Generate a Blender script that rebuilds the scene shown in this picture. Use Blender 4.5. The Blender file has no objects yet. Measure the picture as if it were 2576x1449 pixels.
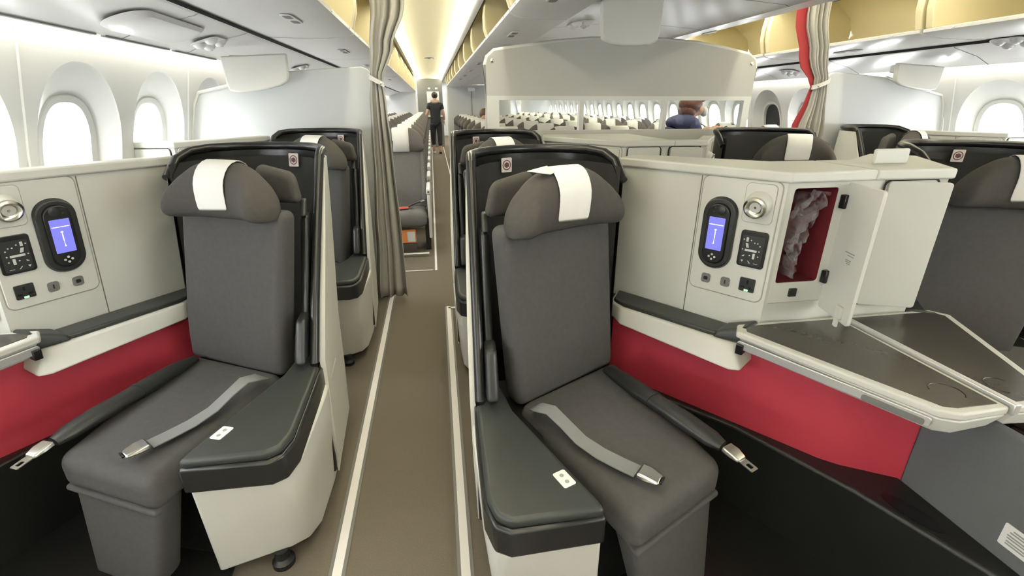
import bpy, bmesh, math, random
from mathutils import Vector, Matrix
random.seed(11)
SC = bpy.context.scene
COL = SC.collection
PI = math.pi

# ------------------------------------------------------------------ materials
def mat(name, base, rough=.5, metal=0.0, var=.06, vscale=6.0, bump=0.0, bscale=300.0, spec=.5, coat=0.0, emit=None, estr=0.0):
    m = bpy.data.materials.new(name); m.use_nodes = True
    nt = m.node_tree; b = nt.nodes['Principled BSDF']
    tc = nt.nodes.new('ShaderNodeTexCoord')
    nz = nt.nodes.new('ShaderNodeTexNoise'); nz.inputs['Scale'].default_value = vscale; nz.inputs['Detail'].default_value = 4
    nt.links.new(tc.outputs['Object'], nz.inputs['Vector'])
    mx = nt.nodes.new('ShaderNodeMix'); mx.data_type = 'RGBA'
    mx.inputs[6].default_value = tuple(max(0, c*(1-var)) for c in base)+(1,)
    mx.inputs[7].default_value = tuple(min(1, c*(1+var)) for c in base)+(1,)
    nt.links.new(nz.outputs['Fac'], mx.inputs[0]); nt.links.new(mx.outputs[2], b.inputs['Base Color'])
    b.inputs['Roughness'].default_value = rough; b.inputs['Metallic'].default_value = metal
    b.inputs['Specular IOR Level'].default_value = spec
    b.inputs['Coat Weight'].default_value = coat; b.inputs['Coat Roughness'].default_value = .08
    if bump:
        n2 = nt.nodes.new('ShaderNodeTexNoise'); n2.inputs['Scale'].default_value = bscale; n2.inputs['Detail'].default_value = 2
        nt.links.new(tc.outputs['Object'], n2.inputs['Vector'])
        bp = nt.nodes.new('ShaderNodeBump'); bp.inputs['Strength'].default_value = bump; bp.inputs['Distance'].default_value = .002
        nt.links.new(n2.outputs['Fac'], bp.inputs['Height']); nt.links.new(bp.outputs['Normal'], b.inputs['Normal'])
    if emit:
        b.inputs['Emission Color'].default_value = tuple(emit)+(1,); b.inputs['Emission Strength'].default_value = estr
    return m

M = {}
M['white'] = mat('console_plastic', (.69,.69,.635), .42, bump=.05, bscale=500, var=.02)
M['white2'] = mat('side_panel_plastic', (.73,.73,.67), .38, bump=.04, bscale=400, var=.02)
M['wall'] = mat('sidewall_lining', (.74,.74,.71), .5, var=.015)
M['ceil'] = mat('ceiling_lining', (.72,.715,.70), .28, var=.02, vscale=3)
M['bulk'] = mat('bulkhead_laminate', (.56,.575,.575), .5, var=.02)
M['mono'] = mat('divider_laminate', (.46,.452,.415), .5, var=.02)
M['trim'] = mat('divider_trim', (.66,.65,.60), .35, var=.02)
M['black'] = mat('shell_plastic', (.013,.0138,.0135), .30, bump=.03, var=.1)
M['blackm'] = mat('shroud_plastic', (.010,.0105,.010), .45, bump=.06, var=.15)
M['liner'] = mat('shell_lining', (.024,.024,.023), .85, bump=.25, bscale=700, var=.15)
M['fabric'] = mat('seat_fabric', (.080,.078,.0775), .95, bump=.35, bscale=900, var=.14, vscale=60, spec=.2)
M['fabric2'] = mat('headrest_fabric', (.070,.066,.061), .95, bump=.35, bscale=900, var=.14, vscale=60, spec=.2)
M['cover'] = mat('headrest_paper', (.80,.79,.75), .9, bump=.2, bscale=60, var=.05, vscale=14)
M['leather'] = mat('arm_leather', (.030,.034,.032), .42, bump=.12, bscale=500, var=.1)
M['sleeve'] = mat('sleeve_leather', (.019,.020,.019), .42, bump=.3, bscale=120, var=.12)
M['belt'] = mat('belt_webbing', (.20,.205,.207), .45, bump=.4, bscale=400, var=.15)
M['chrome'] = mat('buckle_metal', (.72,.70,.65), .25, metal=1.0, var=.05)
M['silver'] = mat('brushed_silver', (.74,.74,.73), .32, metal=.6, var=.05)
M['red'] = mat('red_panel', (.47,.040,.065), .5, bump=.05, var=.06)
M['redin'] = mat('red_felt', (.13,.006,.012), .9, var=.1)
M['table'] = mat('table_laminate', (.050,.046,.039), .24, var=.08, vscale=90, spec=.35)
M['carpet'] = mat('aisle_carpet', (.150,.128,.100), .97, bump=.6, bscale=500, var=.22, vscale=240, spec=.1)
M['carpet2'] = mat('seat_carpet', (.095,.082,.070), .97, bump=.6, bscale=500, var=.2, vscale=240, spec=.1)
M['strip'] = mat('photoluminescent_strip', (.80,.77,.74), .4, var=.03)
M['stripb'] = mat('strip_border', (.17,.165,.155), .5, metal=.2, var=.05)
M['yellow'] = mat('bin_lining', (.70,.625,.40), .45, var=.03)
M['yellow2'] = mat('bin_floor', (.75,.70,.54), .45, var=.03)
M['vault'] = mat('vault_lining', (.80,.76,.58), .5, var=.02)
M['curtain'] = mat('curtain_cloth', (.41,.40,.365), .95, bump=.2, bscale=600, var=.08, vscale=12, spec=.1)
M['lining'] = mat('curtain_lining', (.29,.022,.028), .8, var=.06)
M['groove'] = mat('panel_groove', (.36,.355,.32), .7)
M['gap'] = mat('dark_gap', (.012,.011,.011), .8)
M['seam'] = mat('panel_seam', (.16,.155,.14), .8)
M['dark'] = mat('control_black', (.008,.008,.009), .25)
M['darkg'] = mat('control_grey', (.020,.021,.021), .35)
M['mgrey'] = mat('button_grey', (.16,.16,.155), .5)
M['glyph'] = mat('glyph_print', (.62,.62,.60), .6)
M['screen'] = mat('screen_blue', (.03,.03,.12), .3, emit=(.235,.235,.86), estr=1.0)
M['screenw'] = mat('screen_white', (.5,.5,.6), .3, emit=(.95,.95,1), estr=1.3)
M['green'] = mat('led_green', (.1,.4,.1), .3, emit=(.3,1,.35), estr=2.0)
M['label'] = mat('label_paper', (.80,.79,.77), .5, var=.02)
M['labelp'] = mat('label_pink', (.62,.55,.53), .5, var=.02)
M['signred'] = mat('sign_maroon', (.10,.035,.035), .6)
M['ink'] = mat('label_ink', (.30,.31,.30), .7)
M['greyfab'] = mat('divider_fabric', (.13,.135,.14), .95, bump=.3, bscale=700, var=.1, spec=.1)
M['ecofab'] = mat('economy_fabric', (.155,.150,.146), .9, bump=.3, bscale=800, var=.12, vscale=50, spec=.2)
M['ecofab2'] = mat('economy_headrest_fabric', (.125,.112,.106), .9, bump=.3, bscale=800, var=.12, vscale=50, spec=.2)
M['arm'] = mat('armrest_white', (.76,.76,.74), .4, var=.02)
M['skin'] = mat('skin', (.50,.29,.20), .55, var=.08)
M['hair1'] = mat('hair_dark', (.016,.013,.012), .6, var=.2)
M['hair2'] = mat('hair_auburn', (.085,.026,.016), .55, bump=.4, bscale=90, var=.3)
M['navy'] = mat('navy_cloth', (.028,.034,.095), .85, bump=.2, var=.15)
M['uniform'] = mat('dark_uniform', (.014,.015,.020), .85, var=.15)
M['scarf'] = mat('scarf_beige', (.30,.23,.17), .85, var=.1)
M['mask'] = mat('mask_white', (.80,.85,.90), .8, var=.03)
M['snack'] = mat('wrapper_orange', (.80,.28,.07), .4, var=.25)
M['beltred'] = mat('tag_red', (.62,.09,.06), .6)
M['led'] = mat('cove_led_cool', (.9,.9,.85), .5, emit=(1.0,.985,.94), estr=16.0)
M['ledw'] = mat('cove_led_warm', (.9,.88,.7), .5, emit=(1.0,.95,.79), estr=33.0)
M['shade'] = mat('dimmed_pane', (.03,.032,.036), .25, var=.4, vscale=5)

def glassy(name, tint=(1,1,1), gl=.06, extra=0.0):
    m = bpy.data.materials.new(name); m.use_nodes = True; nt = m.node_tree; nt.nodes.clear()
    o = nt.nodes.new('ShaderNodeOutputMaterial'); t = nt.nodes.new('ShaderNodeBsdfTransparent'); t.inputs[0].default_value = tint+(1,)
    g = nt.nodes.new('ShaderNodeBsdfGlossy'); g.inputs['Roughness'].default_value = .03
    mx = nt.nodes.new('ShaderNodeMixShader'); mx.inputs[0].default_value = gl
    nt.links.new(t.outputs[0], mx.inputs[1]); nt.links.new(g.outputs[0], mx.inputs[2])
    nt.links.new(mx.outputs[0], o.inputs[0]); return m
M['glass'] = glassy('window_glass')
M['plexi'] = glassy('divider_glass', (.97,.98,.97), .002)

def film(name):
    m = bpy.data.materials.new(name); m.use_nodes = True; nt = m.node_tree; nt.nodes.clear()
    o = nt.nodes.new('ShaderNodeOutputMaterial'); t = nt.nodes.new('ShaderNodeBsdfTransparent')
    g = nt.nodes.new('ShaderNodeBsdfPrincipled'); g.inputs['Base Color'].default_value = (.75,.74,.72,1); g.inputs['Roughness'].default_value = .18
    tc = nt.nodes.new('ShaderNodeTexCoord'); nz = nt.nodes.new('ShaderNodeTexNoise'); nz.inputs['Scale'].default_value = 28; nz.inputs['Detail'].default_value = 5
    rp = nt.nodes.new('ShaderNodeMapRange'); rp.inputs[1].default_value = .35; rp.inputs[2].default_value = .7; rp.inputs[3].default_value = .03; rp.inputs[4].default_value = .4
    nt.links.new(tc.outputs['Object'], nz.inputs['Vector']); nt.links.new(nz.outputs['Fac'], rp.inputs[0])
    mx = nt.nodes.new('ShaderNodeMixShader'); nt.links.new(rp.outputs[0], mx.inputs[0])
    nt.links.new(t.outputs[0], mx.inputs[1]); nt.links.new(g.outputs[0], mx.inputs[2]); nt.links.new(mx.outputs[0], o.inputs[0]); return m
M['film'] = film('plastic_film')

# ------------------------------------------------------------------ objects
class TF:
    def __init__(s, ox=0.0, oy=0.0, flip=False, sx=1.0, lean=0.0, zl=.68, zc=.60): s.ox, s.oy, s.flip, s.sx, s.lean, s.zl, s.zc = ox, oy, flip, sx, lean, zl, zc
    def __call__(s, p):
        l = s.lean*(max(s.zc, p[2])-s.zl)
        return Vector((((s.ox-p[0]*s.sx) if s.flip else (p[0]*s.sx+s.ox))+l, p[1]+s.oy, p[2]))
ID = TF()
ORG = {}
def put(o, label=None, cat=None, group=None, kind=None):
    if label: o['label'] = label
    if cat: o['category'] = cat
    if group: o['group'] = group
    if kind: o['kind'] = kind
    return o
def thing(name, loc, label, cat, group=None):
    o = bpy.data.objects.new(name, None); COL.objects.link(o); o.location = loc; o.empty_display_size = .1
    ORG[o.name] = Vector(loc); return put(o, label, cat, group)
def ob(name, geo, m, parent=None, tf=ID, bevel=0.0, seg=2, smooth=40, sub=0, solid=0.0, label=None):
    V = [tf(v) for v in geo[0]]; F = geo[1]
    if parent is not None: base = ORG[parent.name]
    else:
        xs = [v.x for v in V]; ys = [v.y for v in V]; zs = [v.z for v in V]
        base = Vector(((min(xs)+max(xs))/2, (min(ys)+max(ys))/2, min(zs)))
    me = bpy.data.meshes.new(name)
    me.from_pydata([tuple(v-base) for v in V], [], F)
    bm = bmesh.new(); bm.from_mesh(me); bmesh.ops.recalc_face_normals(bm, faces=bm.faces); bm.to_mesh(me); bm.free()
    for x in (m if isinstance(m, (list, tuple)) else [m]): me.materials.append(x)
    if len(geo) > 2:
        for p, i in zip(me.polygons, geo[2]): p.material_index = i
    if smooth:
        me.shade_smooth(); me.set_sharp_from_angle(angle=math.radians(smooth))
    o = bpy.data.objects.new(name, me); COL.objects.link(o)
    if parent is not None: o.parent = parent
    else: o.location = base
    ORG[o.name] = base
    if solid:
        md = o.modifiers.new('Solid', 'SOLIDIFY'); md.thickness = solid; md.offset = 0
    if bevel:
        md = o.modifiers.new('Bevel', 'BEVEL'); md.width = bevel; md.segments = seg; md.limit_method = 'ANGLE'; md.angle_limit = math.radians(35)
    if sub:
        md = o.modifiers.new('Sub', 'SUBSURF'); md.levels = sub; md.render_levels = sub
    if label: o['label'] = label
    return o

# ------------------------------------------------------------------ geometry
def merge(*gs):
    V, F, MI = [], [], []
    for g in gs:
        n = len(V); V += [Vector(v) for v in g[0]]; F += [tuple(i+n for i in f) for f in g[1]]
        MI += list(g[2]) if len(g) > 2 else [0]*len(g[1])
    return V, F, MI
def mi(g, i): return g[0], g[1], [i]*len(g[1])
def prism(poly, z0, z1, poly0=None):
    n = len(poly); p0 = poly0 or poly
    V = [Vector((p[0], p[1], z0)) for p in p0]+[Vector((p[0], p[1], z1)) for p in poly]
    F = [tuple(range(n))[::-1], tuple(range(n, 2*n))]+[(i, (i+1) % n, n+(i+1) % n, n+i) for i in range(n)]
    return V, F
def box(c, s, rz=0.0):
    ca, sa = math.cos(rz), math.sin(rz); V = []
    for z in (-1, 1):
        for x, y in ((-1,-1), (1,-1), (1,1), (-1,1)):
            dx, dy = x*s[0]/2, y*s[1]/2
            V.append(Vector((c[0]+dx*ca-dy*sa, c[1]+dx*sa+dy*ca, c[2]+z*s[2]/2)))
    return V, [(3,2,1,0), (4,5,6,7), (0,1,5,4), (1,2,6,5), (2,3,7,6), (3,0,4,7)]
def boxes(a, b): return box([(a[i]+b[i])/2 for i in range(3)], [abs(b[i]-a[i]) for i in range(3)])
def rrect(w, h, r, n=5, cx=0.0, cy=0.0):
    P = []
    for k, (sx, sy) in enumerate(((1,1), (-1,1), (-1,-1), (1,-1))):
        for i in range(n+1):
            a = (k+i/n)*PI/2
            P.append((cx+sx*(w/2-r)+r*math.cos(a), cy+sy*(h/2-r)+r*math.sin(a)))
    return P
def ringplate(o, u, v, w, h, r, t, th, off, cx=0.0, cy=0.0):
    o, u, v = Vector(o), Vector(u), Vector(v); nr = u.cross(v).normalized()
    a = rrect(w, h, r, 5, cx, cy); b = rrect(w-2*t, h-2*t, max(.001, r-t), 5, cx, cy); n = len(a)
    V = [o+u*p[0]+v*p[1]+nr*d for d in (off, off+th) for q in (a, b) for p in q]; F = []
    for i in range(n):
        j = (i+1) % n
        F += [(2*n+i,2*n+j,3*n+j,3*n+i), (i,j,2*n+j,2*n+i), (n+j,n+i,3*n+i,3*n+j)]
    return V, F
def circ(r, n=20, cx=0.0, cy=0.0, ry=None):
    return [(cx+r*math.cos(2*PI*i/n), cy+(ry or r)*math.sin(2*PI*i/n)) for i in range(n)]
def plate(o, u, v, outline, th, off=0.0, taper=1.0):
    o, u, v = Vector(o), Vector(u), Vector(v); nr = u.cross(v).normalized(); n = len(outline)
    cx = sum(p[0] for p in outline)/n; cy = sum(p[1] for p in outline)/n
    V = [o+u*p[0]+v*p[1]+nr*off for p in outline]+[o+u*(cx+(p[0]-cx)*taper)+v*(cy+(p[1]-cy)*taper)+nr*(off+th) for p in outline]
    return V, [tuple(range(n))[::-1], tuple(range(n, 2*n))]+[(i, (i+1) % n, n+(i+1) % n, n+i) for i in range(n)]
def loft(rings, close=True, cap=True):
    n = len(rings[0]); V = [Vector(p) for r in rings for p in r]; F = []
    for k in range(len(rings)-1):
        for i in range(n if close else n-1):
            j = (i+1) % n; F.append((k*n+i, k*n+j, (k+1)*n+j, (k+1)*n+i))
    if cap and close:
        F.append(tuple(range(n))[::-1]); F.append(tuple((len(rings)-1)*n+i for i in range(n)))
    return V, F
def tube(path, r, n=10, cap=True, flat=1.0):
    P = [Vector(p) for p in path]; R = r if isinstance(r, (list, tuple)) else [r]*len(P); rings = []; up = Vector((0, 0, 1))
    for i, p in enumerate(P):
        t = (P[min(i+1, len(P)-1)]-P[max(i-1, 0)]).normalized()
        a = t.cross(up)
        if a.length < 1e-3: a = t.cross(Vector((0, 1, 0)))
        a.normalize(); b = a.cross(t).normalized()
        rings.append([p+a*R[i]*math.cos(2*PI*k/n)+b*R[i]*flat*math.sin(2*PI*k/n) for k in range(n)])
    return loft(rings, True, cap)
def ribbon(path, wv, th):
    rings = []
    for i, p in enumerate(path):
        p = Vector(p); w = Vector(wv[i] if isinstance(wv, list) else wv)
        t = (Vector(path[min(i+1, len(path)-1)])-Vector(path[max(i-1, 0)])).normalized(); nn = t.cross(w).normalized()*th/2
        rings.append([p-w/2-nn, p+w/2-nn, p+w/2+nn, p-w/2+nn])
    return loft(rings)
def lathe(o, ax, prof, n=24, ref=(0, 0, 1)):
    o, ax = Vector(o), Vector(ax).normalized(); a = ax.cross(Vector(ref))
    if a.length < 1e-3: a = ax.cross(Vector((1, 0, 0)))
    a.normalize(); b = a.cross(ax)
    return loft([[o+ax*h+(a*math.cos(2*PI*i/n)+b*math.sin(2*PI*i/n))*r for i in range(n)] for r, h in prof])
def hexa(c8, r, k=3, m=5, puff=0.0, puffb=0.0):
    """rounded box mapped onto eight corners: b00 b10 b11 b01 t00 t10 t11 t01"""
    c = [Vector(x) for x in c8]
    L = [((c[1]-c[0]).length+(c[6]-c[7]).length)/2, ((c[3]-c[0]).length+(c[6]-c[5]).length)/2, ((c[4]-c[0]).length+(c[6]-c[2]).length)/2]
    ax = []
    for l in L:
        rr = min(r, l/2*.98); h = l/2
        a = [-h+rr*i/k for i in range(k)]+[-(h-rr)+2*(h-rr)*i/m for i in range(m+1)]+[h-rr+rr*(i+1)/k for i in range(k)]
        ax.append(a)
    N = [len(a) for a in ax]; idx = {}; V = []; F = []
    def P(i, j, q):
        key = (i, j, q)
        if key in idx: return idx[key]
        p = Vector((ax[0][i], ax[1][j], ax[2][q])); hv = [l/2 for l in L]; rr = [min(r, l/2*.98) for l in L]; rm = min(rr)
        qv = Vector([max(-(hv[d]-rm), min(hv[d]-rm, p[d])) for d in range(3)]); d = p-qv
        if d.length > 1e-9: p = qv+d.normalized()*min(rm, max(abs(d[0]), abs(d[1]), abs(d[2])))
        u, v, w = [p[d]/L[d]+.5 for d in range(3)]
        if puff and w > .5: w += puff/L[2]*(1-(2*u-1)**2)*(1-(2*v-1)**2)*(w-.5)*2
        if puffb and v < .5: v -= puffb/L[1]*(1-(2*u-1)**2)*(1-(2*w-1)**2)*(.5-v)*2
        a = (c[0]*(1-u)+c[1]*u)*(1-v)+(c[3]*(1-u)+c[2]*u)*v
        b = (c[4]*(1-u)+c[5]*u)*(1-v)+(c[7]*(1-u)+c[6]*u)*v
        V.append(a*(1-w)+b*w); idx[key] = len(V)-1; return len(V)-1
    for q in (0, N[2]-1):
        for i in range(N[0]-1):
            for j in range(N[1]-1): F.append((P(i,j,q), P(i+1,j,q), P(i+1,j+1,q), P(i,j+1,q)))
    for j in (0, N[1]-1):
        for i in range(N[0]-1):
            for q in range(N[2]-1): F.append((P(i,j,q), P(i+1,j,q), P(i+1,j,q+1), P(i,j,q+1)))
    for i in (0, N[0]-1):
        for j in range(N[1]-1):
            for q in range(N[2]-1): F.append((P(i,j,q), P(i,j+1,q), P(i,j+1,q+1), P(i,j,q+1)))
    return V, F
def slab(b4, t4, r, **k):
    return hexa(list(b4)+list(t4), r, **k)
def lerp(a, b, t): return Vector(a)*(1-t)+Vector(b)*t

# ================================================================== THE SETTING
Y0, Y1 = -3.0, 24.0
XL0, XR0, XC = -1.45, 4.07, 1.31
def wallx(z):   # inset of the sidewall line against z (left side); mirrored about XC for the right
    pts = [(0,-1.44), (.35,-1.54), (.8,-1.575), (1.1,-1.545), (1.3,-1.50), (1.5,-1.455), (1.66,-1.415), (1.72,-1.39)]
    for i in range(len(pts)-1):
        (za, xa), (zb, xb) = pts[i], pts[i+1]
        if z <= zb:
            p0 = pts[max(i-1, 0)]; p3 = pts[min(i+2, len(pts)-1)]; t = (z-za)/(zb-za); h = zb-za
            m0 = (xb-p0[1])/(zb-p0[0]); m1 = (p3[1]-xa)/(p3[0]-za)
            return (2*t**3-3*t*t+1)*xa+(t**3-2*t*t+t)*h*m0+(-2*t**3+3*t*t)*xb+(t**3-t*t)*h*m1
    return pts[-1][1]
put(ob('floor', boxes((-1.6,Y0,-.05), (4.2,Y1,0)), M['carpet']), kind='structure')
WP = .64
def wall_geo(side, yc0):
    gs = []; n = 48
    def X(z, dep): return (wallx(z)-dep) if side == 'left' else (2*XC-wallx(z)+dep)
    def sup(hw, zc, hh, e, dep, yc, e2=None):
        out = []
        for i in range(n):
            a = 2*PI*i/n; c, s = math.cos(a), math.sin(a)
            y = yc+hw*math.copysign(abs(c)**(2/e), c); z = zc+hh*math.copysign(abs(s)**(2/e), s)
            out.append((y, z, dep))
        return out
    def rect(yc):
        out = []
        for i in range(n):
            a = 2*PI*i/n; c, s = math.cos(a), math.sin(a); k = 1/max(abs(c), abs(s))
            out.append((yc+WP/2*c*k, 1.20+.42*s*k, 0))
        return out
    ys = []; yc = yc0
    while yc < Y1-.4: ys.append(yc); yc += WP
    yc = yc0-WP
    while yc > Y0+.4: ys.insert(0, yc); yc -= WP
    for yc in ys:
        rs = [rect(yc), sup(.272, 1.205, .345, 2.15, 0, yc), sup(.268, 1.204, .341, 2.15, .008, yc), sup(.190, 1.165, .262, 2.5, .060, yc), sup(.186, 1.165, .258, 2.5, .066, yc), sup(.180, 1.165, .252, 2.5, .058, yc), sup(.150, 1.165, .226, 2.6, .064, yc), sup(.143, 1.165, .219, 2.6, .095, yc)]
        V = [Vector((X(z, d), y, z)) for r in rs for (y, z, d) in r]; F = []
        for k in range(len(rs)-1):
            for i in range(n): F.append((k*n+i, k*n+(i+1) % n, (k+1)*n+(i+1) % n, (k+1)*n+i))
        gs.append((V, F))
    # plain bands above and below
    def band(zs, ya, yb):
        V = []; F = []
        for z in zs: V += [Vector((X(z,0), ya, z)), Vector((X(z,0), yb, z))]
        for i in range(len(zs)-1): F.append((2*i, 2*i+1, 2*i+3, 2*i+2))
        return V, F
    ya, yb = ys[0]-WP/2, ys[-1]+WP/2
    gs.append(band([0, .2, .35, .5, .65, .78], ya, yb)); gs.append(band([1.62, 1.64, 1.66, 1.69, 1.72], ya, yb))
    gs.append(band([0, .35, .8, 1.1, 1.3, 1.5, 1.66, 1.72], Y0, ya)); gs.append(band([0, .35, .8, 1.1, 1.3, 1.5, 1.66, 1.72], yb, Y1))
    # joint ribs between panels
    for i in range(len(ys)-1):
        if i % 2 == 0:
            y = (ys[i]+ys[i+1])/2; V = []; F = []
            zs = [.8, 1.0, 1.2, 1.4, 1.6, 1.68]
            for z in zs:
                V += [Vector((X(z,0), y-.007, z)), Vector((X(z,-.006), y-.003, z)), Vector((X(z,-.006), y+.003, z)), Vector((X(z,0), y+.007, z))]
            for q in range(len(zs)-1):
                for w in range(3): F.append((q*4+w, q*4+w+1, q*4+5+w, q*4+4+w))
            gs.append((V, F))
    return merge(*gs), ys, X
gl, ysl, XLf = wall_geo('left', 2.44)
put(ob('wall_left', gl, M['wall'], smooth=38), kind='structure')
gr, ysr, XRf = wall_geo('right', 3.08)
put(ob('wall_right', gr, M['wall'], smooth=38), kind='structure')
wn = 1
for side, ys, Xf in (('left', ysl, XLf), ('right', ysr, XRf)):
    for y in ys:
        sg = -1 if side == 'left' else 1
        x = Xf(1.165, .058)
        tilt = (Xf(1.39, 0)-Xf(.94, 0))/.45
        V = []; n = 24
        for i in range(n):
            a = 2*PI*i/n; c, s = math.cos(a), math.sin(a)
            z = 1.165+.224*math.copysign(abs(s)**(2/2.6), s)
            V.append(Vector((Xf(z, .092), y+.148*math.copysign(abs(c)**(2/2.6), c), z)))
        dim = side == 'right' and 5.5 < y < 6.1
        put(ob('window_%d' % wn, (V, [tuple(range(n))]), M['shade'] if dim else M['glass'], smooth=0), kind='structure'); wn += 1
put(ob('wall_front', boxes((-1.6,Y0-.05,0), (4.2,Y0,2.5)), M['bulk']), kind='structure')
put(ob('wall_back', boxes((-1.6,Y1,0), (4.2,Y1+.05,2.5)), M['bulk']), kind='structure')

# floor strips along the aisle
def strip_path(name, pts, w=.052):
    gs = []
    for (x0, y0), (x1, y1) in zip(pts, pts[1:]):
        if abs(x1-x0) < abs(y1-y0):
            gs += [mi(prism([(x0-w/2,y0),(x0+w/2,y0),(x1+w/2,y1),(x1-w/2,y1)], 0, .003), 1), mi(prism([(x0-w*.28,y0),(x0+w*.28,y0),(x1+w*.28,y1),(x1-w*.28,y1)], .003, .0045), 0)]
        else:
            gs += [mi(prism([(x0,y0-w/2),(x1,y1-w/2),(x1,y1+w/2),(x0,y0+w/2)], 0, .003), 1), mi(prism([(x0,y0-w*.28),(x1,y1-w*.28),(x1,y1+w*.28),(x0,y0+w*.28)], .003, .0045), 0)]
    put(ob(name, merge(*gs), [M['strip'], M['stripb']], smooth=0), kind='structure')
strip_path('trim_1', [(-.376,-1.0), (-.378,3.6)])
strip_path('trim_2', [(.005,-1.0), (.045,3.19)])
strip_path('trim_3', [(.045,3.165), (.34,3.165)], .045)
strip_path('trim_4', [(-.035,4.02), (-.035,17.5)], .03)
strip_path('trim_5', [(-.06,4.035), (-1.4,4.06)], .03)
strip_path('trim_6', [(.31,4.6), (.36,17.5)], .03)

# ceiling: aisle vaults, cornices, overhead service panels
def yz_sweep(prof, ya, yb, close=False):
    V = [Vector((x, ya, z)) for x, z in prof]+[Vector((x, yb, z)) for x, z in prof]; n = len(prof)
    return V, [(i, (i+1) % n, n+(i+1) % n, n+i) for i in range(n if close else n-1)]
def yz_solid(prof, ya, yb):
    n = len(prof); V, F = yz_sweep(prof, ya, yb, True)
    return V, F+[tuple(range(n)), tuple(range(n, 2*n))[::-1]]
def mx_(p): return [(2*XC-x, z) for x, z in p]
vault = [(-.425,2.20), (-.40,2.20), (-.385,2.235), (-.32,2.285), (-.18,2.33), (.03,2.345), (.24,2.33), (.38,2.285), (.43,2.235), (.44,2.20)]
cv = merge(yz_sweep(vault, Y0, Y1), yz_sweep(mx_(vault), Y0, Y1), yz_sweep([(-1.6,2.36), (4.2,2.36)], Y0, Y1))
put(ob('ceiling', cv, M['vault'], smooth=60), kind='structure')
# side service panels (flat lining between wall and bins)
psuL = [(-1.338,1.672), (-1.332,1.650), (-1.32,1.648), (-1.20,1.70), (-1.00,1.748), (-.985,1.757)]
for nm, pr in (('trim_7', psuL), ('trim_8', mx_(psuL))):
    put(ob(nm, yz_sweep(pr, Y0, Y1), M['ceil'], smooth=60), kind='structure')
psuC = [(.800,1.838), (.812,1.845), (1.0,1.866), (1.31,1.885), (1.62,1.872), (1.82,1.858), (1.845,1.85)]
put(ob('trim_9', yz_sweep(psuC, Y0, 13.4), M['ceil'], smooth=60), kind='structure')
# dark slots
for nm, a, b in (('trim_10', (-.985,1.757), (-.972,1.775)), ('trim_11', (.802,1.838), (.782,1.828)), ('trim_12', (2*XC+.985,1.757), (2*XC+.972,1.775))):
    put(ob(nm, yz_sweep([a, (a[0],a[1]+.03), (b[0],b[1]+.02), b], Y0, Y1), M['gap']), kind='structure')
put(ob('trim_13', yz_sweep([(.424,2.205), (.424,2.085), (.434,2.085), (.434,2.205)], Y0, 17), M['gap']), kind='structure')
# panel joints across the service panels
def joints(name, prof, ys, off, w=.006, m='seam', cy=0.0):
    gs = []
    for y in ys:
        n = len(prof); V = []; 
        for i, (x, z) in enumerate(prof):
            t = i/(n-1); yy = y+cy*math.sin(t*PI/2)
            V += [Vector((x, yy-w/2, z-off)), Vector((x, yy+w/2, z-off))]
        gs.append((V, [(2*i, 2*i+1, 2*i+3, 2*i+2) for i in range(n-1)]))
    put(ob(name, merge(*gs), M[m], smooth=0), kind='structure')
joints('trim_14', psuL[2:], [1.75, 2.55, 3.15], .0015)
joints('trim_15', mx_(psuL[2:]), [2.0, 3.1, 4.2, 5.3], .0015)
joints('trim_16', psuC, [2.5, 3.35, 4.6, 6.0, 7.5, 9.0], .0015)
# slot beside the wall wash light
put(ob('trim_17', merge(*[boxes((-1.336,y,1.644), (-1.316,y+.52,1.6505)) for y in (.7,1.28,1.86,2.44,3.02)]), M['mgrey']), kind='structure')

# lights of the room: wall wash and vault coves
def lamp(name, prof, ya, yb, m, label):
    put(ob(name, yz_solid(prof, ya, yb), M[m]), label, 'light')
lamp('wall_wash_light', [(-1.368,1.705), (-1.342,1.695), (-1.342,1.705), (-1.368,1.715)], Y0+.1, 17.4, 'led', 'long white light strip washing the left window wall from above')
lamp('wall_wash_light', mx_([(-1.368,1.705), (-1.342,1.695), (-1.342,1.705), (-1.368,1.715)]), Y0+.1, 17.4, 'led', 'long white light strip washing the right window wall from above')
for nm, f in (('left', lambda p: p), ('right', mx_)):
    lamp('cove_light', f([(-.383,2.21), (-.35,2.21), (-.35,2.222), (-.383,2.222)]), Y0+.1, 20, 'ledw', 'warm light strip along the outboard edge of the %s aisle ceiling' % nm)
    lamp('cove_light', f([(.385,2.21), (.425,2.21), (.425,2.222), (.385,2.222)]), Y0+.1, 20, 'ledw', 'warm light strip along the centre edge of the %s aisle ceiling' % nm)

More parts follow.
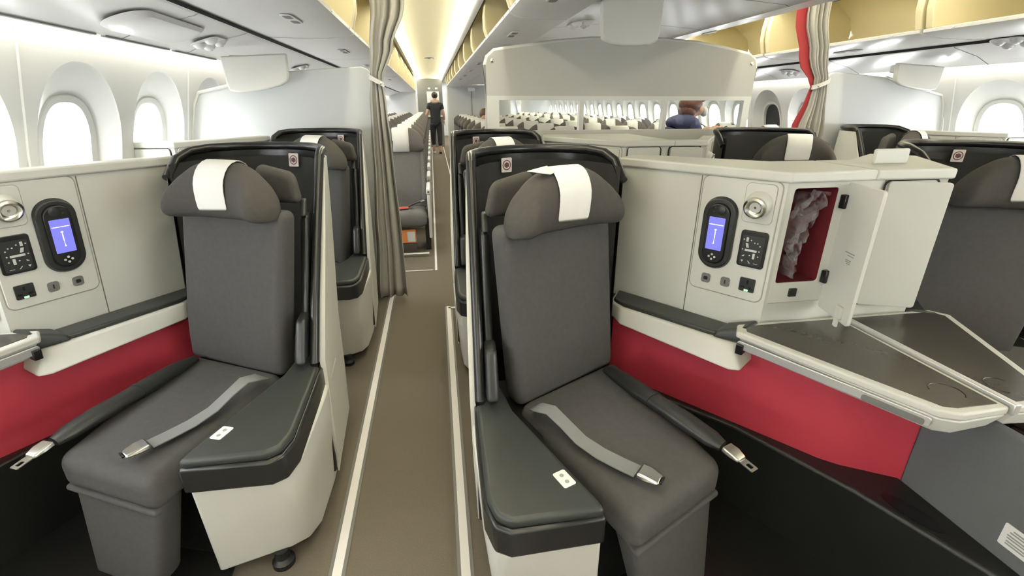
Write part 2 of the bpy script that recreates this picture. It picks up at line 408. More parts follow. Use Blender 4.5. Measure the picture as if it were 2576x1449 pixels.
# ------------------------------------------------------------------ overhead bins
def bin_profile():
    under = [(-.985,1.775), (-.80,1.772), (-.62,1.775), (-.505,1.785), (-.455,1.802)]
    return under
def outboard_bin(side, ya, yb, label, detail=True, opened=True, cen=False):
    f = (lambda x, z: Vector((x, 0, z)))
    if cen:   # row of centre bins: opens to the left aisle, built from the outboard shape turned round
        g = lambda p: [(.455+(-.455-x)*.62, z+.05 if z < 1.9 else z) for x, z in p]
    else:
        g = (lambda p: p) if side == 'left' else mx_
    t = thing('overhead_bin', (g([(-.7,1.78)])[0][0], (ya+yb)/2, 1.775), label, 'overhead bin', 'overhead bins')
    e = .012
    un = bin_profile()
    bucket = un+[(-.452,1.818), (-.47,1.825), (-.52,1.80), (-.70,1.79), (-.975,1.79)]
    ob('bucket', yz_solid(g(bucket), ya+e, yb-e), M['ceil'], t, smooth=50)
    liner = [(-.475,1.8275), (-.525,1.803), (-.70,1.793), (-.95,1.80), (-1.20,1.86), (-1.27,1.98), (-1.22,2.12), (-1.05,2.24), (-.70,2.30), (-.50,2.30), (-.48,2.20)]
    ob('liner', yz_sweep(g(liner), ya+.06, yb-.06), M['yellow'], t, smooth=60)
    end = [(-.462,1.826), (-.430,1.93), (-.428,2.02), (-.445,2.12), (-.48,2.20), (-.50,2.31), (-1.0,2.31), (-1.27,2.1), (-1.25,1.86), (-.95,1.80), (-.70,1.795), (-.53,1.805)]
    for y in (ya+.012, yb-.060):
        ob('end_panel', yz_solid(g(end), y, y+.048), M['yellow'], t, smooth=30, bevel=.006)
    if detail:
        for k in range(3):
            yy = ya+(yb-ya)*(k+.5)/3
            x, z = g([(-.452,1.812)])[0]
        hx, hz = g([(-.645,1.7735)])[0]; hy = (ya+yb)/2
        h = ob('latch', merge(plate((hx,hy,hz), (0,1,0), (1,0,0), rrect(.26,.056,.027,8), .006)), M['ceil'], t, bevel=.003)
        ob('latch_recess', plate((hx,hy+.070,hz-.006), (0,1,0), (1,0,0), rrect(.085,.036,.016), .001), M['mgrey'], h)
        ob('latch_recess', plate((hx,hy-.070,hz-.006), (0,1,0), (1,0,0), rrect(.085,.036,.016), .001), M['mgrey'], h)
        x0, z0 = g([(-.4525,1.811)])[0]; s = 1 if side == 'left' or cen else -1
        for yy in (ya+.2, (ya+yb)/2, yb-.2):
            ob('screw', lathe((x0, yy, z0), ((1 if not cen else -1)*s, 0, 0), [(.006,-.002), (.006,.003), (.003,.005)], 8), M['silver'], t)
    return t
BL = 1.5
ordn = ['first', 'second', 'third', 'fourth', 'fifth', 'sixth', 'seventh', 'eighth', 'ninth', 'tenth', 'eleventh', 'twelfth', 'thirteenth']
k = 0; y = -1.0
while y < 17:
    outboard_bin('left', y, y+BL, 'open white overhead bin with yellow lining above the left window seats, %s of its row' % ordn[k], detail=y < 9); y += BL; k += 1
k = 0; y = -.16
while y < 17:
    outboard_bin('right', y, y+1.52, 'open white overhead bin with yellow lining above the right window seats, %s of its row' % ordn[k], detail=y < 9); y += 1.52; k += 1
k = 0; y = -.7
while y < 12.5:
    outboard_bin('left', y, y+1.2, 'open white overhead bin on the centre row facing the left aisle, %s of its row' % ordn[k], detail=y < 9, cen=True); y += 1.2; k += 1
# closed bins of the centre row over the right aisle
clo = [(1.845,1.85), (2.0,1.862), (2.10,1.885), (2.155,1.92), (2.165,1.95), (2.12,2.15), (2.08,2.22), (1.86,2.22)]
k = 0; y = -.7
while y < 12.5:
    t = thing('closed_bin', (2.0, y+.6, 1.85), 'closed white overhead bin on the centre row facing the right aisle, %s of its row' % ordn[k], 'overhead bin', 'closed centre bins')
    ob('bin_door', yz_solid(clo, y+.004, y+1.196), M['ceil'], t, smooth=50)
    hx, hz = 1.66, 1.8655
    if y < 7:
        h = ob('latch', plate((1.99,y+.6,1.8605), (0,1,0), (1,0,0.08), rrect(.17,.034,.016), .006), M['ceil'], t, bevel=.002)
        ob('latch_recess', plate((1.99,y+.645,1.855), (0,1,0), (1,0,.08), rrect(.07,.022,.008), .001), M['mgrey'], h)
    y += 1.2; k += 1

# ------------------------------------------------------------------ reading lights over the seats
def light_cluster(c, u, v, label, big=1.0):
    u, v = Vector(u).normalized(), Vector(v).normalized(); nr = u.cross(v).normalized(); c = Vector(c)
    t = thing('reading_light_cluster', c, label, 'reading light')
    ob('base_plate', plate(c, u, v, rrect(.22*big,.15*big,.05*big), .004), M['ceil'], t, bevel=.002)
    for a, b in ((-.055,.032), (.045,.036), (-.045,-.036), (.06,-.03)):
        p = c+u*a*big+v*b*big
        n1 = ob('lamp', lathe(p, nr, [(.034*big,.003), (.034*big,.006), (.024*big,.020), (.010*big,.026)], 18, ref=u), M['ceil'], t)
        ob('lens', lathe(p+u*.004, nr, [(.008,.024), (.008,.029), (.003,.030)], 10, ref=u), M['silver'], n1)
def on_psu(x, y, right=False):
    for (xa, za), (xb, zb) in zip(psuL, psuL[2:]):
        if xa <= x <= xb:
            z = za+(zb-za)*(x-xa)/(xb-xa); s = (zb-za)/(xb-xa)
            return (Vector((2*XC-x, y, z)), Vector((-1, 0, s))) if right else (Vector((x, y, z)), Vector((1, 0, s)))
for (x, y, r, lb) in ((-1.165,3.08,False,'white four-lamp reading light cluster before the left hanging monitor'), (-1.165,5.0,False,'white four-lamp reading light cluster above the first left economy seats'),
                      (-.93-.02,2.75,True,'white four-lamp reading light cluster at the upper right edge of the photo'), (-1.15,4.9,True,'white four-lamp reading light cluster beyond the red lined curtain')):
    x = min(x, -1.0)
    p, sv = on_psu(x, y, r)
    light_cluster(p-Vector((0,0,.001)), (0,1,0) if not r else (0,-1,0), sv, lb)
for x, y, lb in ((.965,3.25,'white four-lamp reading light cluster left of the centre hanging monitor'), (.97,4.3,'white four-lamp reading light cluster on the centre row behind the divider')):
    light_cluster((x,y,1.862), (0,1,0), (1,0,.1), lb)
# long shallow service cover on the left panel
p, sv = on_psu(-1.16, 2.55)
t = ob('service_cover', merge(plate(p-Vector((0,0,.001)), (0,1,0), sv.normalized(), rrect(.62,.20,.09,8), .018, taper=.86)), M['ceil'], smooth=50, bevel=.004)
put(t, 'long shallow white cover on the panel above the left windows', 'ceiling panel')

# ------------------------------------------------------------------ business seats
XS = lambda x: x
SHELL = [(.115,1.53), (.122,1.61), (.15,1.69), (.20,1.765), (.29,1.825), (.40,1.85), (.50,1.825), (.575,1.765), (.615,1.69), (.632,1.62), (.636,1.55)]
def shell_ring(z, th=.02):
    tip = 1.53-max(0, (1.232-z))*.52
    if z < .56: tip = 1.53-(1.232-.56)*.52
    pts = [Vector((.115-.02*min(1, (1.232-z)/.68), tip, 0))]
    n = 5; a = Vector((SHELL[1][0], SHELL[1][1], 0))
    for i in range(1, n): pts.append(pts[0].lerp(a, i/n))
    pts += [Vector((x, y, 0)) for x, y in SHELL[1:]]
    out, inn = [], []
    nn_ = len(pts); q = max(0, min(1, (z-.95)/.282))
    for i, p in enumerate(pts):
        t = (pts[min(i+1, len(pts)-1)]-pts[max(i-1, 0)]).normalized(); nn = Vector((-t.y, t.x, 0))
        dz = {nn_-1: .085, nn_-2: .028, nn_-3: .006, 0: .022, 1: .008, 2: .002}.get(i, 0)*q*q
        out.append((p+nn*th/2)+Vector((0,0,z-dz))); inn.append((p-nn*th/2)+Vector((0,0,z-dz))); p.z = z-dz
    return out+inn[::-1], pts
def headrest_ring(u, grow=0.0):
    """section of the headrest at u in -1..1"""
    HL, HR = Vector((.172,1.243,0)), Vector((.525,1.420,0))
    c = HL.lerp(HR, (u+1)/2); fd = Vector((.45,-.89,0)).normalized()
    au = abs(u); e = max(0, (au-.80)/.20)
    ztop = 1.222-.125*max(0, (au-.20)/.80)**2.2; zb = 1.040
    fwd = .085+.035*max(0, (au-.40)/.45)**1.5 if au < .85 else .120-.012*(au-.85)/.15
    bk = -.03
    k = math.sqrt(max(0, 1-e*e*.90))
    zc = (ztop+zb)/2-.01; ztop = zc+(ztop-zc)*(.55+.45*k); zb = zc+(zb-zc)*(.60+.40*k)
    fc = (fwd+bk)/2+.012; fwd = fc+(fwd-fc)*k; bk = fc+(bk-fc)*k
    ztop += grow; fwd += grow; bk -= grow
    h = ztop-zb; d = fwd-bk
    prof = [(0,.16), (.16,0), (.72,0), (.93,.14), (1.0,.42), (.96,.72), (.78,.93), (.5,1.0), (.22,.95), (.03,.74)]
    return [Vector((c.x+fd.x*(bk+d*f), c.y+fd.y*(bk+d*f), zb+h*z)) for f, z in prof]
def business_seat(tf, label, row2=False, flick=False, hx=0.0, bx=0.0, sticker=True):
    base = tf((.38, 1.2, 0))
    t = thing('business_seat', base, label, 'airline seat', 'business class seats')
    # shell
    zs = [.10, .35, .56, .75, .95, 1.10, 1.19, 1.222, 1.232]
    rings = []
    for i, z in enumerate(zs):
        r, _ = shell_ring(z, .024 if z < 1.23 else .014)
        rings.append(r)
    sh = ob('shell', loft(rings), M['black'], t, tf, smooth=45)
    # glossy lip on top of the back
    _, pts = shell_ring(1.232)
    lip = [Vector((p.x, p.y, p.z-.008)) for p in pts]
    ob('shell_rim', tube(lip, .016, 10, flat=1.0), M['black'], sh, tf)
    lead = [shell_ring(z)[1][0] for z in zs]
    lead = lead
    ob('shell_edge', tube(lead[::-1], .016, 10), M['black'], sh, tf)
    # inner soft lining of the shell
    rr = []
    for z in (.40, .7, .95, 1.15, 1.185):
        _, pts = shell_ring(z)
        rr.append([Vector((p.x, p.y, z))+Vector((.38-p.x, 1.40-p.y, 0)).normalized()*.018 for p in pts[4:]])
    ob('shell_lining', loft(rr, False, False), M['liner'], sh, tf, smooth=60)
    # white outer side panel
    orr = []
    for z in (.07, .3, .56, .75, .95, 1.10, 1.18, 1.20):
        _, pts = shell_ring(z); pp = pts[:8]
        o1, o2 = [], []
        for i, p in enumerate(pp):
            tt = (pp[min(i+1, 7)]-pp[max(i-1, 0)]).normalized(); nn = Vector((-tt.y, tt.x, 0))
            q = p+Vector((0, .022 if i == 0 else 0, 0))
            bul = .016+.014*math.sin(PI*min(1, max(0, (z-.07)/1.13)))
            o1.append(Vector((q.x+nn.x*bul, q.y+nn.y*bul, z))); o2.append(Vector((q.x+nn.x*.011, q.y+nn.y*.011, z)))
        orr.append(o1+o2[::-1])
    ob('side_panel', loft(orr), M['white2'], t, tf, smooth=40, label='white outer side panel')
    # warning sticker
    o = Vector((.262,1.778,1.172)); u = Vector((.86,.42,0)).normalized(); v = Vector((0,0,1))
    o -= Vector((-u.y, u.x, 0))*.008
    if sticker: st = ob('sticker', plate(o, u, v, rrect(.046,.052,.004), .002), M['labelp'], t, tf, label='small square sticker with a crossed bag symbol')
    ring = merge(*[plate(o, u, v, [(.015*math.cos(a),.015*math.sin(a)), (.0185*math.cos(a),.0185*math.sin(a)), (.0185*math.cos(a+PI/12),.0185*math.sin(a+PI/12)), (.015*math.cos(a+PI/12),.015*math.sin(a+PI/12))], .0006, .002) for a in [i*PI/12 for i in range(24)]])
    bag = merge(plate(o, u, v, rrect(.020,.014,.002), .0006, .002), plate(o, u, v, rrect(.008,.020,.001), .0005, .002))
    if sticker: ob('symbol', merge(ring, bag), M['signred'], st, tf, smooth=0)
    # cushions
    bl, br, fr, fl = (.218,1.235), (.622,1.455), (.722,.895), (.412,.742)
    zt, zb = .50, .385
    ob('seat_cushion', slab([(fl[0],fl[1],zb), (fr[0],fr[1],zb), (br[0],br[1],zb), (bl[0],bl[1],zb)], [(fl[0],fl[1],zt-.012), (fr[0],fr[1],zt-.012), (br[0],br[1],zt), (bl[0],bl[1],zt)], .035, puff=.012, m=8), M['fabric'], t, tf, smooth=60)
    # leg rest hanging from the front edge
    f = Vector((.25,-.968,0)); k1 = .012; k2 = .085
    A0, B0 = Vector((fl[0]-.002,fl[1],0)), Vector((fr[0],fr[1],0))
    def q(p, d, z): return (p.x-f.x*d, p.y-f.y*d, z)
    LB = A0.lerp(B0, .30); LT = A0.lerp(B0, .03)
    ob('leg_rest', slab([q(LB,k1-.03,.07), q(B0,k1-.03,.07), q(B0,k2,.07), q(LB,k2,.07)], [q(LT,k1+.008,.405), q(B0,k1+.008,.405), q(B0,k2+.02,.39), q(LT,k2+.02,.39)], .022, m=6), M['fabric'], t, tf, smooth=60)
    ob('cushion_lip', slab([q(LT,-.002,.374), q(B0,-.002,.374), q(B0,.05,.374), q(LT,.05,.374)], [q(LT,-.002,.392), q(B0,-.002,.392), q(B0,.05,.392), q(LT,.05,.392)], .009, m=4), M['fabric'], t, tf, smooth=60)
    ob('seat_pedestal', slab([(.34,.92,.0), (.66,1.02,.0), (.60,1.40,.0), (.19,1.22,.0)], [(.34,.90,.40), (.70,1.0,.40), (.61,1.42,.40), (.18,1.24,.40)], .02), M['blackm'], t, tf)
    ob('seat_skirt', prism([(.192,1.14), (.27,1.05), (.27,1.42), (.135,1.42), (.175,1.29)], .10, .468), M['blackm'], t, tf)
    # backrest
    tf0 = tf; tf = (lambda p: tf0((p[0]+bx, p[1], p[2])))
    b1, b2 = Vector((.222,1.225,.475)), Vector((.622,1.450,.475)); t1, t2 = Vector((.168,1.215,1.065)), Vector((.552,1.42,1.065))
    bk = Vector((-.30,.80,0))*.12
    ob('backrest', slab([b1, b2, b2+bk, b1+bk], [t1, t2, t2+bk*.8, t1+bk*.8], .03, puffb=.012, m=8), M['fabric'], t, tf, smooth=60)
    # headrest with its paper cover
    tf = (lambda p: tf0((p[0]+bx+hx, p[1], p[2])))
    us = [-1.0,-.992,-.975,-.945,-.9,-.82,-.72,-.6,-.45,-.3,-.15,0,.15,.3,.45,.6,.72,.82,.9,.945,.975,.992,1.0]
    hr = ob('headrest', loft([headrest_ring(u) for u in us]), M['fabric2'], t, tf, smooth=70, sub=1)
    cu = [-.33,-.30,-.24,-.16,-.06,.04,.14,.22,.27]
    rc = []
    for u in cu:
        r = headrest_ring(u, .004); zlow = 1.072-.012*(u+.03)
        front = [r[9], r[8], r[7], r[6], r[5]]
        f5, f4 = r[5], r[4]
        mid = Vector((f4.x, f4.y, 1.14)); low = Vector((r[3].x, r[3].y, zlow))
        rc.append([p+Vector((0,0,.0)) for p in front+[mid, low]])
    ob('headrest_cover', loft(rc, False, False), M['cover'], hr, tf, smooth=70, solid=.002, sub=1, label='white paper headrest cover')
    if flick:
        r = headrest_ring(-.33, .006)
        ob('cover_corner', ([r[6], r[7], r[7]+Vector((-.062,-.040,-.008)), r[6]+Vector((-.016,-.012,-.004))], [(0,1,2,3)]), M['cover'], hr, tf, solid=.0015)
    # wing behind the headrest
    hp, hq = headrest_ring(-1.0)[0], headrest_ring(-1.0)[9]
    ob('headrest_wing', slab([(.130,1.30,1.075), (.30,1.38,1.075), (.28,1.44,1.075), (.135,1.37,1.075)], [(.155,1.31,1.175), (.30,1.385,1.20), (.28,1.44,1.20), (.155,1.37,1.175)], .03), M['fabric2'], hr, tf, smooth=60)
    tf = tf0
    # stowed side restraint on the inner wing
    ob('side_bolster', slab([(.120,1.255,.66), (.148,1.262,.66), (.150,1.34,.66), (.122,1.335,.66)], [(.125,1.355,1.03), (.152,1.36,1.03), (.155,1.43,1.03), (.128,1.425,1.03)], .012), M['black'], t, tf, label='slim black bolster on the inner wing')
    ob('hook', slab([(.128,1.33,1.03), (.150,1.335,1.03), (.150,1.37,1.03), (.128,1.365,1.03)], [(.130,1.36,1.085), (.150,1.365,1.085), (.150,1.39,1.085), (.130,1.385,1.085)], .008), M['leather'], t, tf)
    ob('hinge_cover', slab([(.112,1.135,.57), (.15,1.14,.57), (.155,1.24,.57), (.112,1.24,.57)], [(.117,1.20,.71), (.15,1.205,.71), (.155,1.29,.71), (.117,1.29,.71)], .014), M['darkg'], t, tf)
    # side console with padded lid
    topP = [(.330,.742), (.322,.775), (.185,1.135), (.165,1.27), (.088,1.27), (.080,1.10), (.074,.82), (.088,.765), (.120,.742)]
    midP = [(.334,.738), (.327,.775), (.190,1.135), (.168,1.28), (.082,1.28), (.073,1.10), (.067,.815), (.083,.755), (.118,.734)]
    botP = [(.372,.835), (.352,.875), (.21,1.135), (.178,1.46), (.100,1.46), (.092,1.17), (.100,.985), (.125,.925), (.175,.895)]
    botU = [(.340,.765), (.330,.80), (.195,1.135), (.172,1.42), (.080,1.42), (.066,1.15), (.070,.835), (.088,.782), (.125,.760)]
    sc = ob('side_console', prism(botU, .05, .455, botP), M['white2'], t, tf, bevel=.012, seg=3, label='white plastic side console')
    ob('console_band', prism(midP, .45, .528), M['black'], sc, tf, bevel=.008, label='black band around the console')
    ob('arm_pad', prism(topP, .524, .552), M['leather'], sc, tf, bevel=.012, seg=4, label='dark padded console lid')
    ob('console_foot', lathe((.205,.885,0), (0,0,1), [(.034,0), (.034,.018), (.022,.03), (.022,.06)], 16), M['blackm'], sc, tf)
    d = Vector((-.36,.93,0)).normalized()
    o = Vector((.262,.842,.5525)); u = Vector((d.y,-d.x,0))
    lb = ob('sticker', plate(o, d, -u, rrect(.052,.034,.005), .0015), M['label'], t, tf, label='small white sticker with two round symbols')
    ob('symbol', merge(*[plate(o, d, -u, [(cx+.0055*math.cos(a)*s,.0055*math.sin(a)*s) for s, a in [(1, i*PI/6) for i in range(12)]], .0006, .0015) for cx in (-.011, .011)]), M['ink'], lb, tf, smooth=0)
    # belts
    path = [(.262,1.180,.518), (.263,1.14,.545), (.292,1.10,.560), (.322,1.05,.545), (.352,1.00,.527), (.392,.95,.518), (.432,.905,.517), (.462,.872,.518)]
    w = [Vector((.035,.012,.01)), Vector((.032,.022,.010)), Vector((.034,.026,.004)), Vector((.038,.026,-.006)), Vector((.038,.028,-.004)), Vector((.036,.030,0)), Vector((.035,.032,0)), Vector((.034,.032,0))]
    be = ob('belt_strap', ribbon(path, w, .003), M['belt'], t, tf, smooth=60, label='grey webbing belt strap')
    ax = Vector((.70,-.71,0)); sd = Vector((.71,.70,0)); c = Vector((.482,.852,.518))
    prof = [(-.024,.026), (.0,.027), (.026,.022), (.032,.018)]
    rings = []
    for a, hw in prof:
        hh = .014 if a < .02 else .009
        p = c+ax*a; rings.append([p-sd*hw, p+sd*hw, p+sd*hw*.86+Vector((0,0,hh)), p-sd*hw*.86+Vector((0,0,hh))])
    bu = ob('buckle', loft(rings), M['chrome'], be, tf, bevel=.004, seg=2, label='silver lift buckle')
    ob('buckle_slot', boxes((-.010,-.002,-.003), (.010,.004,.003)) if 0 else (lambda P: (P[0], P[1]))(plate(c+ax*.033+Vector((0,0,.006)), sd, (0,0,1), rrect(.026,.008,.003), .004)), M['dark'], bu, tf)
    sl = [(.560,1.365,.512), (.585,1.29,.520), (.612,1.20,.524), (.645,1.11,.527), (.678,1.03,.527), (.710,.955,.523), (.728,.925,.518)]
    sv = ob('belt_sleeve', tube(sl, [.018,.030,.034,.031,.034,.031,.020], 14, flat=.66), M['sleeve'], t, tf, smooth=70, label='black padded leather belt sleeve')
    ob('sleeve_band', tube([(.628,1.155,.5265), (.632,1.143,.5265)], .0335, 14, flat=.70), M['sleeve'], sv, tf)
    ax = Vector((.36,-.93,-.12)).normalized(); sd = Vector((.93,.36,0)).normalized(); c = Vector((.742,.893,.514))
    rings = []
    for a, hw, hh in ((-.026,.022,.012), (0,.023,.013), (.022,.018,.010), (.026,.013,.007)):
        p = c+ax*a; rings.append([p-sd*hw, p+sd*hw, p+sd*hw*.85+Vector((0,0,hh)), p-sd*hw*.85+Vector((0,0,hh))])
    tg = ob('belt_tongue', loft(rings), M['chrome'], sv, tf, bevel=.003, label='silver belt tongue')
    c2 = c+ax*.044+Vector((0,0,.004))
    outer = rrect(.026,.038,.004, 3); inner = rrect(.013,.016,.002, 3, 0, .003)
    n = len(outer); V = []; nr = sd.cross(ax).normalized()
    for lay in (0, .0025):
        V += [c2+sd*p[0]+ax*p[1]+nr*lay for p in outer]; V += [c2+sd*p[0]+ax*p[1]+nr*lay for p in inner]
    F = []
    for i in range(n):
        j = (i+1) % n
        F += [(i,j,n+j,n+i), (2*n+i,3*n+i,3*n+j,2*n+j), (i,2*n+i,2*n+j,j), (n+i,n+j,3*n+j,3*n+i)]
    ob('tongue_plate', (V, F), M['chrome'], tg, tf, smooth=30)
    return t

TS3 = TF(0, 0); TS1 = TF(-.34, .31, True, lean=.09); TC1 = TF(-.34, .31, True, lean=.075, zl=.42, zc=.5); TS4 = TF(0, 1.27); TS2 = TF(-.34, .31+1.27, True, lean=.03)
TS6 = TF(2.54, .02, True); TS5 = TF(2.53, 1.27, True, sx=1.15); TS7 = TF(2*XC+.29, .31+1.27)
business_seat(TS3, 'dark grey business seat at the front, right of the aisle, with a lifted cover corner', flick=True)
business_seat(TS1, 'light grey business seat at the front, left of the aisle by the windows')
business_seat(TS4, 'business seat right of the aisle, half hidden behind the front dark seat', row2=True)
business_seat(TS2, 'business seat left of the aisle, second row, beside the grey curtain', row2=True, hx=-.027)
business_seat(TS6, 'dark business seat cut off by the right edge, beside the centre console', row2=True, bx=.185)
business_seat(TS5, 'business seat behind the centre console with its headrest above the white top', row2=True, sticker=False)
business_seat(TS7, 'far right business seat by the windows with a white side panel facing us', row2=True)

# ------------------------------------------------------------------ consoles
A2, B2 = Vector((.69,1.71,0)), Vector((1.02,1.24,0)); dAB = (B2-A2).normalized()
YF = 1.25
def onAB(s, z): return A2+dAB*s+Vector((0,0,z))
UZ = (0,0,1)
def half_console(t, tf, XE, yb, door, oddball=False, full=True, s0=0.0, lamp=True):
    A, B = (A2.x+dAB.x*s0,A2.y+dAB.y*s0), (B2.x,B2.y)
    back = [(XE,yb), (A[0]+.03,max(yb, A[1]+.12))] if yb >= A[1] else [(XE,yb), (B[0]+.12,yb), (A[0]+.10,A[1]+.10)]
    outer = [A, B, (1.045,YF)]
    pol = outer+[(XE,YF)]+back
    hole = outer+[(1.045,1.42), (1.205,1.42), (1.205,YF), (XE,YF)]+back
    if door == 'closed': hole = pol
    win = XE < 1.24
    if win: back2 = [(XE,YF+.05), (B[0]+.03,B[1]+.055), (A[0]+.045,A[1]+.04)]
    gs = merge(prism(pol, .66, .845), prism(hole, .845, 1.15), prism(pol, 1.15, 1.17)) if not win else merge(prism(pol, .66, .99), prism(outer+[(XE,YF)]+back2, .99, 1.17))
    bd = ob('console_body', gs, M['white'], t, tf, smooth=30)
    def grow(p, e):
        return [(A[0]-e*.8,A[1]-e*.2), (B[0]-e*.45,B[1]-e), (XE,YF-e)]+(back2 if win else back)
    ob('console_top', prism(grow(pol, .014), 1.168, 1.20), M['white'], t, tf, bevel=.007, seg=3)
    ob('panel_seam', plate(onAB(.315,.915), dAB, UZ, rrect(.003,.50,.001,1), .0012), M['seam'], bd, tf, smooth=0)
    if not full:
        d = ob('cabinet_door', plate((1.125,YF,1.0), (1,0,0), UZ, rrect(.17,.36,.012), .006), M['white'], t, tf, bevel=.002); 
    # control panel
    cp = ob('control_panel', plate(onAB(.443,.975), dAB, UZ, rrect(.24,.385,.022), .004), M['white'], t, tf, bevel=.0025, label='raised white control panel')
    ob('panel_groove', ringplate(onAB(.443,.975), dAB, UZ, .246, .391, .025, .003, .0015, 0), M['groove'], cp, tf, smooth=0)
    h = ob('handset', plate(onAB(.396,.985), dAB, UZ, rrect(.112,.245,.054,8), .014, .004, taper=.93), M['darkg'], t, tf, bevel=.003, label='black handset with a blue screen')
    ob('handset_body', plate(onAB(.396,.985), dAB, UZ, rrect(.074,.205,.034,8), .010, .016, taper=.95), M['dark'], h, tf, bevel=.002)
    o = onAB(.396,.987)
    ob('screen', plate(o, dAB, UZ, rrect(.052,.108,.001,1), .0008, .0262), M['screen'], h, tf, smooth=0, label='lit blue screen')
    ob('screen_icon', merge(plate(o, dAB, UZ, rrect(.046,.0022,.0005,1,0,.030), .0004, .0271), plate(o, dAB, UZ, rrect(.0026,.024,.0005,1,0,-.003), .0004, .0271), plate(o, dAB, UZ, circ(.0038,10,0,.013,.0026), .0004, .0271), plate(o, dAB, UZ, rrect(.0012,.02,.0003,1,-.0005,-.02), .0004, .0271), plate(o, dAB, UZ, circ(.0024,10,-.001,-.032), .0004, .0271)), M['screenw'], h, tf, smooth=0)
    ob('keypad', merge(*[plate(o, dAB, UZ, circ(.0038,10,a,b-.078), .001, .026) for a, b in ((0,.008),(-.0095,0),(.0095,0),(0,-.008))]), M['glyph'], h, tf, smooth=0)
    ob('dial', merge(lathe(onAB(.404,1.066)+dAB*0, dAB.cross(Vector(UZ)), [(.014,.024), (.014,.029), (.010,.030)], 16), lathe(onAB(.381,1.071), dAB.cross(Vector(UZ)), [(.003,.024), (.003,.0275), (.001,.028)], 8), lathe(onAB(.381,1.058), dAB.cross(Vector(UZ)), [(.003,.024), (.003,.0275), (.001,.028)], 8)), M['darkg'], h, tf)
    # reading lamp
    nr = dAB.cross(Vector(UZ)).normalized()
    rl = ob('reading_light', plate(onAB(.506,1.098), dAB, UZ, rrect(.088,.120,.014), .003, .004), M['white'], t, tf, bevel=.001, label='white swivel reading light in a square plate')
    ct = onAB(.506,1.098)
    ob('light_groove', ringplate(ct, dAB, UZ, .091, .123, .0155, .0018, .0012, .004), M['groove'], rl, tf, smooth=0)
    axl = (nr+Vector((0,0,-.25))).normalized()
    if lamp: ob('light_head', lathe(ct, axl, [(.040,.002), (.038,.018), (.034,.030), (.030,.036)], 24), M['white'], rl, tf)
    if lamp: ob('light_ring', lathe(ct, axl, [(.033,.030), (.033,.042), (.027,.046), (.022,.038), (.014,.035), (.004,.036)], 24), M['chrome'], rl, tf, label='chrome ring of the reading light')
    # seat position panel with pictograms
    sp = ob('seat_control_pad', plate(onAB(.512,.954), dAB, UZ, rrect(.082,.118,.010), .006, .004), M['dark'], t, tf, bevel=.002, label='black pad with seat position pictograms')
    o = onAB(.512,.950)
    ob('pad_face', plate(o, dAB, UZ, rrect(.066,.094,.004), .001, .0098), M['darkg'], sp, tf, smooth=0)
    G = [rrect(.007,.014,.001,1,-.018,.034), [(-.022,.022),(-.014,.022),(-.010,.008),(-.018,.008)], rrect(.036,.007,.001,1,-.003,.000), rrect(.007,.018,.001,1,.008,-.017)]
    G += [circ(.0022,8,a,b) for a, b in ((-.028,.033),(-.006,.033),(-.028,.001),(.022,.001),(-.004,-.016),(.021,-.016),(.014,.026),(.005,.026),(.022,.018))]
    G += [[(-.028,-.034),(-.020,-.034),(-.024,-.041)], [(-.008,-.034),(-.005,-.034),(.002,-.042),(-.001,-.042)], rrect(.012,.0016,.0004,1,.018,-.040), [(-.027,-.022),(-.021,-.022),(-.019,-.016),(-.025,-.019)]]
    ob('pictograms', merge(*[plate(o, dAB, UZ, g, .0005, .0108) for g in G]), M['glyph'], sp, tf, smooth=0, label='grey seat pictograms')
    for s, z, nm in ((.380,.825,'jack_socket'), (.446,.827,'usb_socket')):
        b = ob(nm, plate(onAB(s,z), dAB, UZ, rrect(.030,.032,.008), .004, .004), M['mgrey'], t, tf, bevel=.001)
        ob('socket_hole', plate(onAB(s,z), dAB, UZ, rrect(.014,.012,.004) if nm == 'jack_socket' else rrect(.004,.014,.001), .0006, .008), M['darkg'], b, tf, smooth=0)
    b = ob('power_socket', plate(onAB(.516,.835), dAB, UZ, rrect(.048,.046,.004), .004, .004), M['darkg'], t, tf, bevel=.001)
    ob('socket_hole', merge(plate(onAB(.516,.835), dAB, UZ, rrect(.006,.013,.002,3,.001,.010), .0006, .008), plate(onAB(.516,.835), dAB, UZ, rrect(.012,.006,.002,3,-.012,-.008), .0006, .008), plate(onAB(.516,.835), dAB, UZ, rrect(.012,.006,.002,3,.014,-.008), .0006, .008)), M['dark'], b, tf, smooth=0)
    ob('status_light', plate(onAB(.516,.8165), dAB, UZ, rrect(.012,.006,.001,2), .001, .008), M['green'], b, tf, smooth=0, label='small green light on the power socket')
    # cabinet
    fr = []
    fo = rrect(.205,.405,.012,3,1.129,.985); fi = rrect(.150,.300,.010,3,1.125,1.0)
    n = len(fo); V = [Vector((p[0], YF-.0, p[1])) for p in fo]+[Vector((p[0], YF-.004, p[1])) for p in fo]+[Vector((p[0], YF-.004, p[1])) for p in fi]+[Vector((p[0], YF+.0, p[1])) for p in fi]
    F = []
    for i in range(n):
        j = (i+1) % n
        for q in range(3): F.append((q*n+i, q*n+j, (q+1)*n+j, (q+1)*n+i))
    if full:
        cf = ob('cabinet_frame', (V, F), M['white'], t, tf, smooth=30)
        ob('cabinet_groove', ringplate((1.129,YF,.985), (1,0,0), UZ, .211, .411, .014, .003, .0015, 0), M['groove'], cf, tf, smooth=0)
        if door != 'open': ob('door_gap', ringplate((1.140,YF,.963), (1,0,0), UZ, .200, .412, .022, .005, .0025, .004), M['gap'], cf, tf, smooth=0)
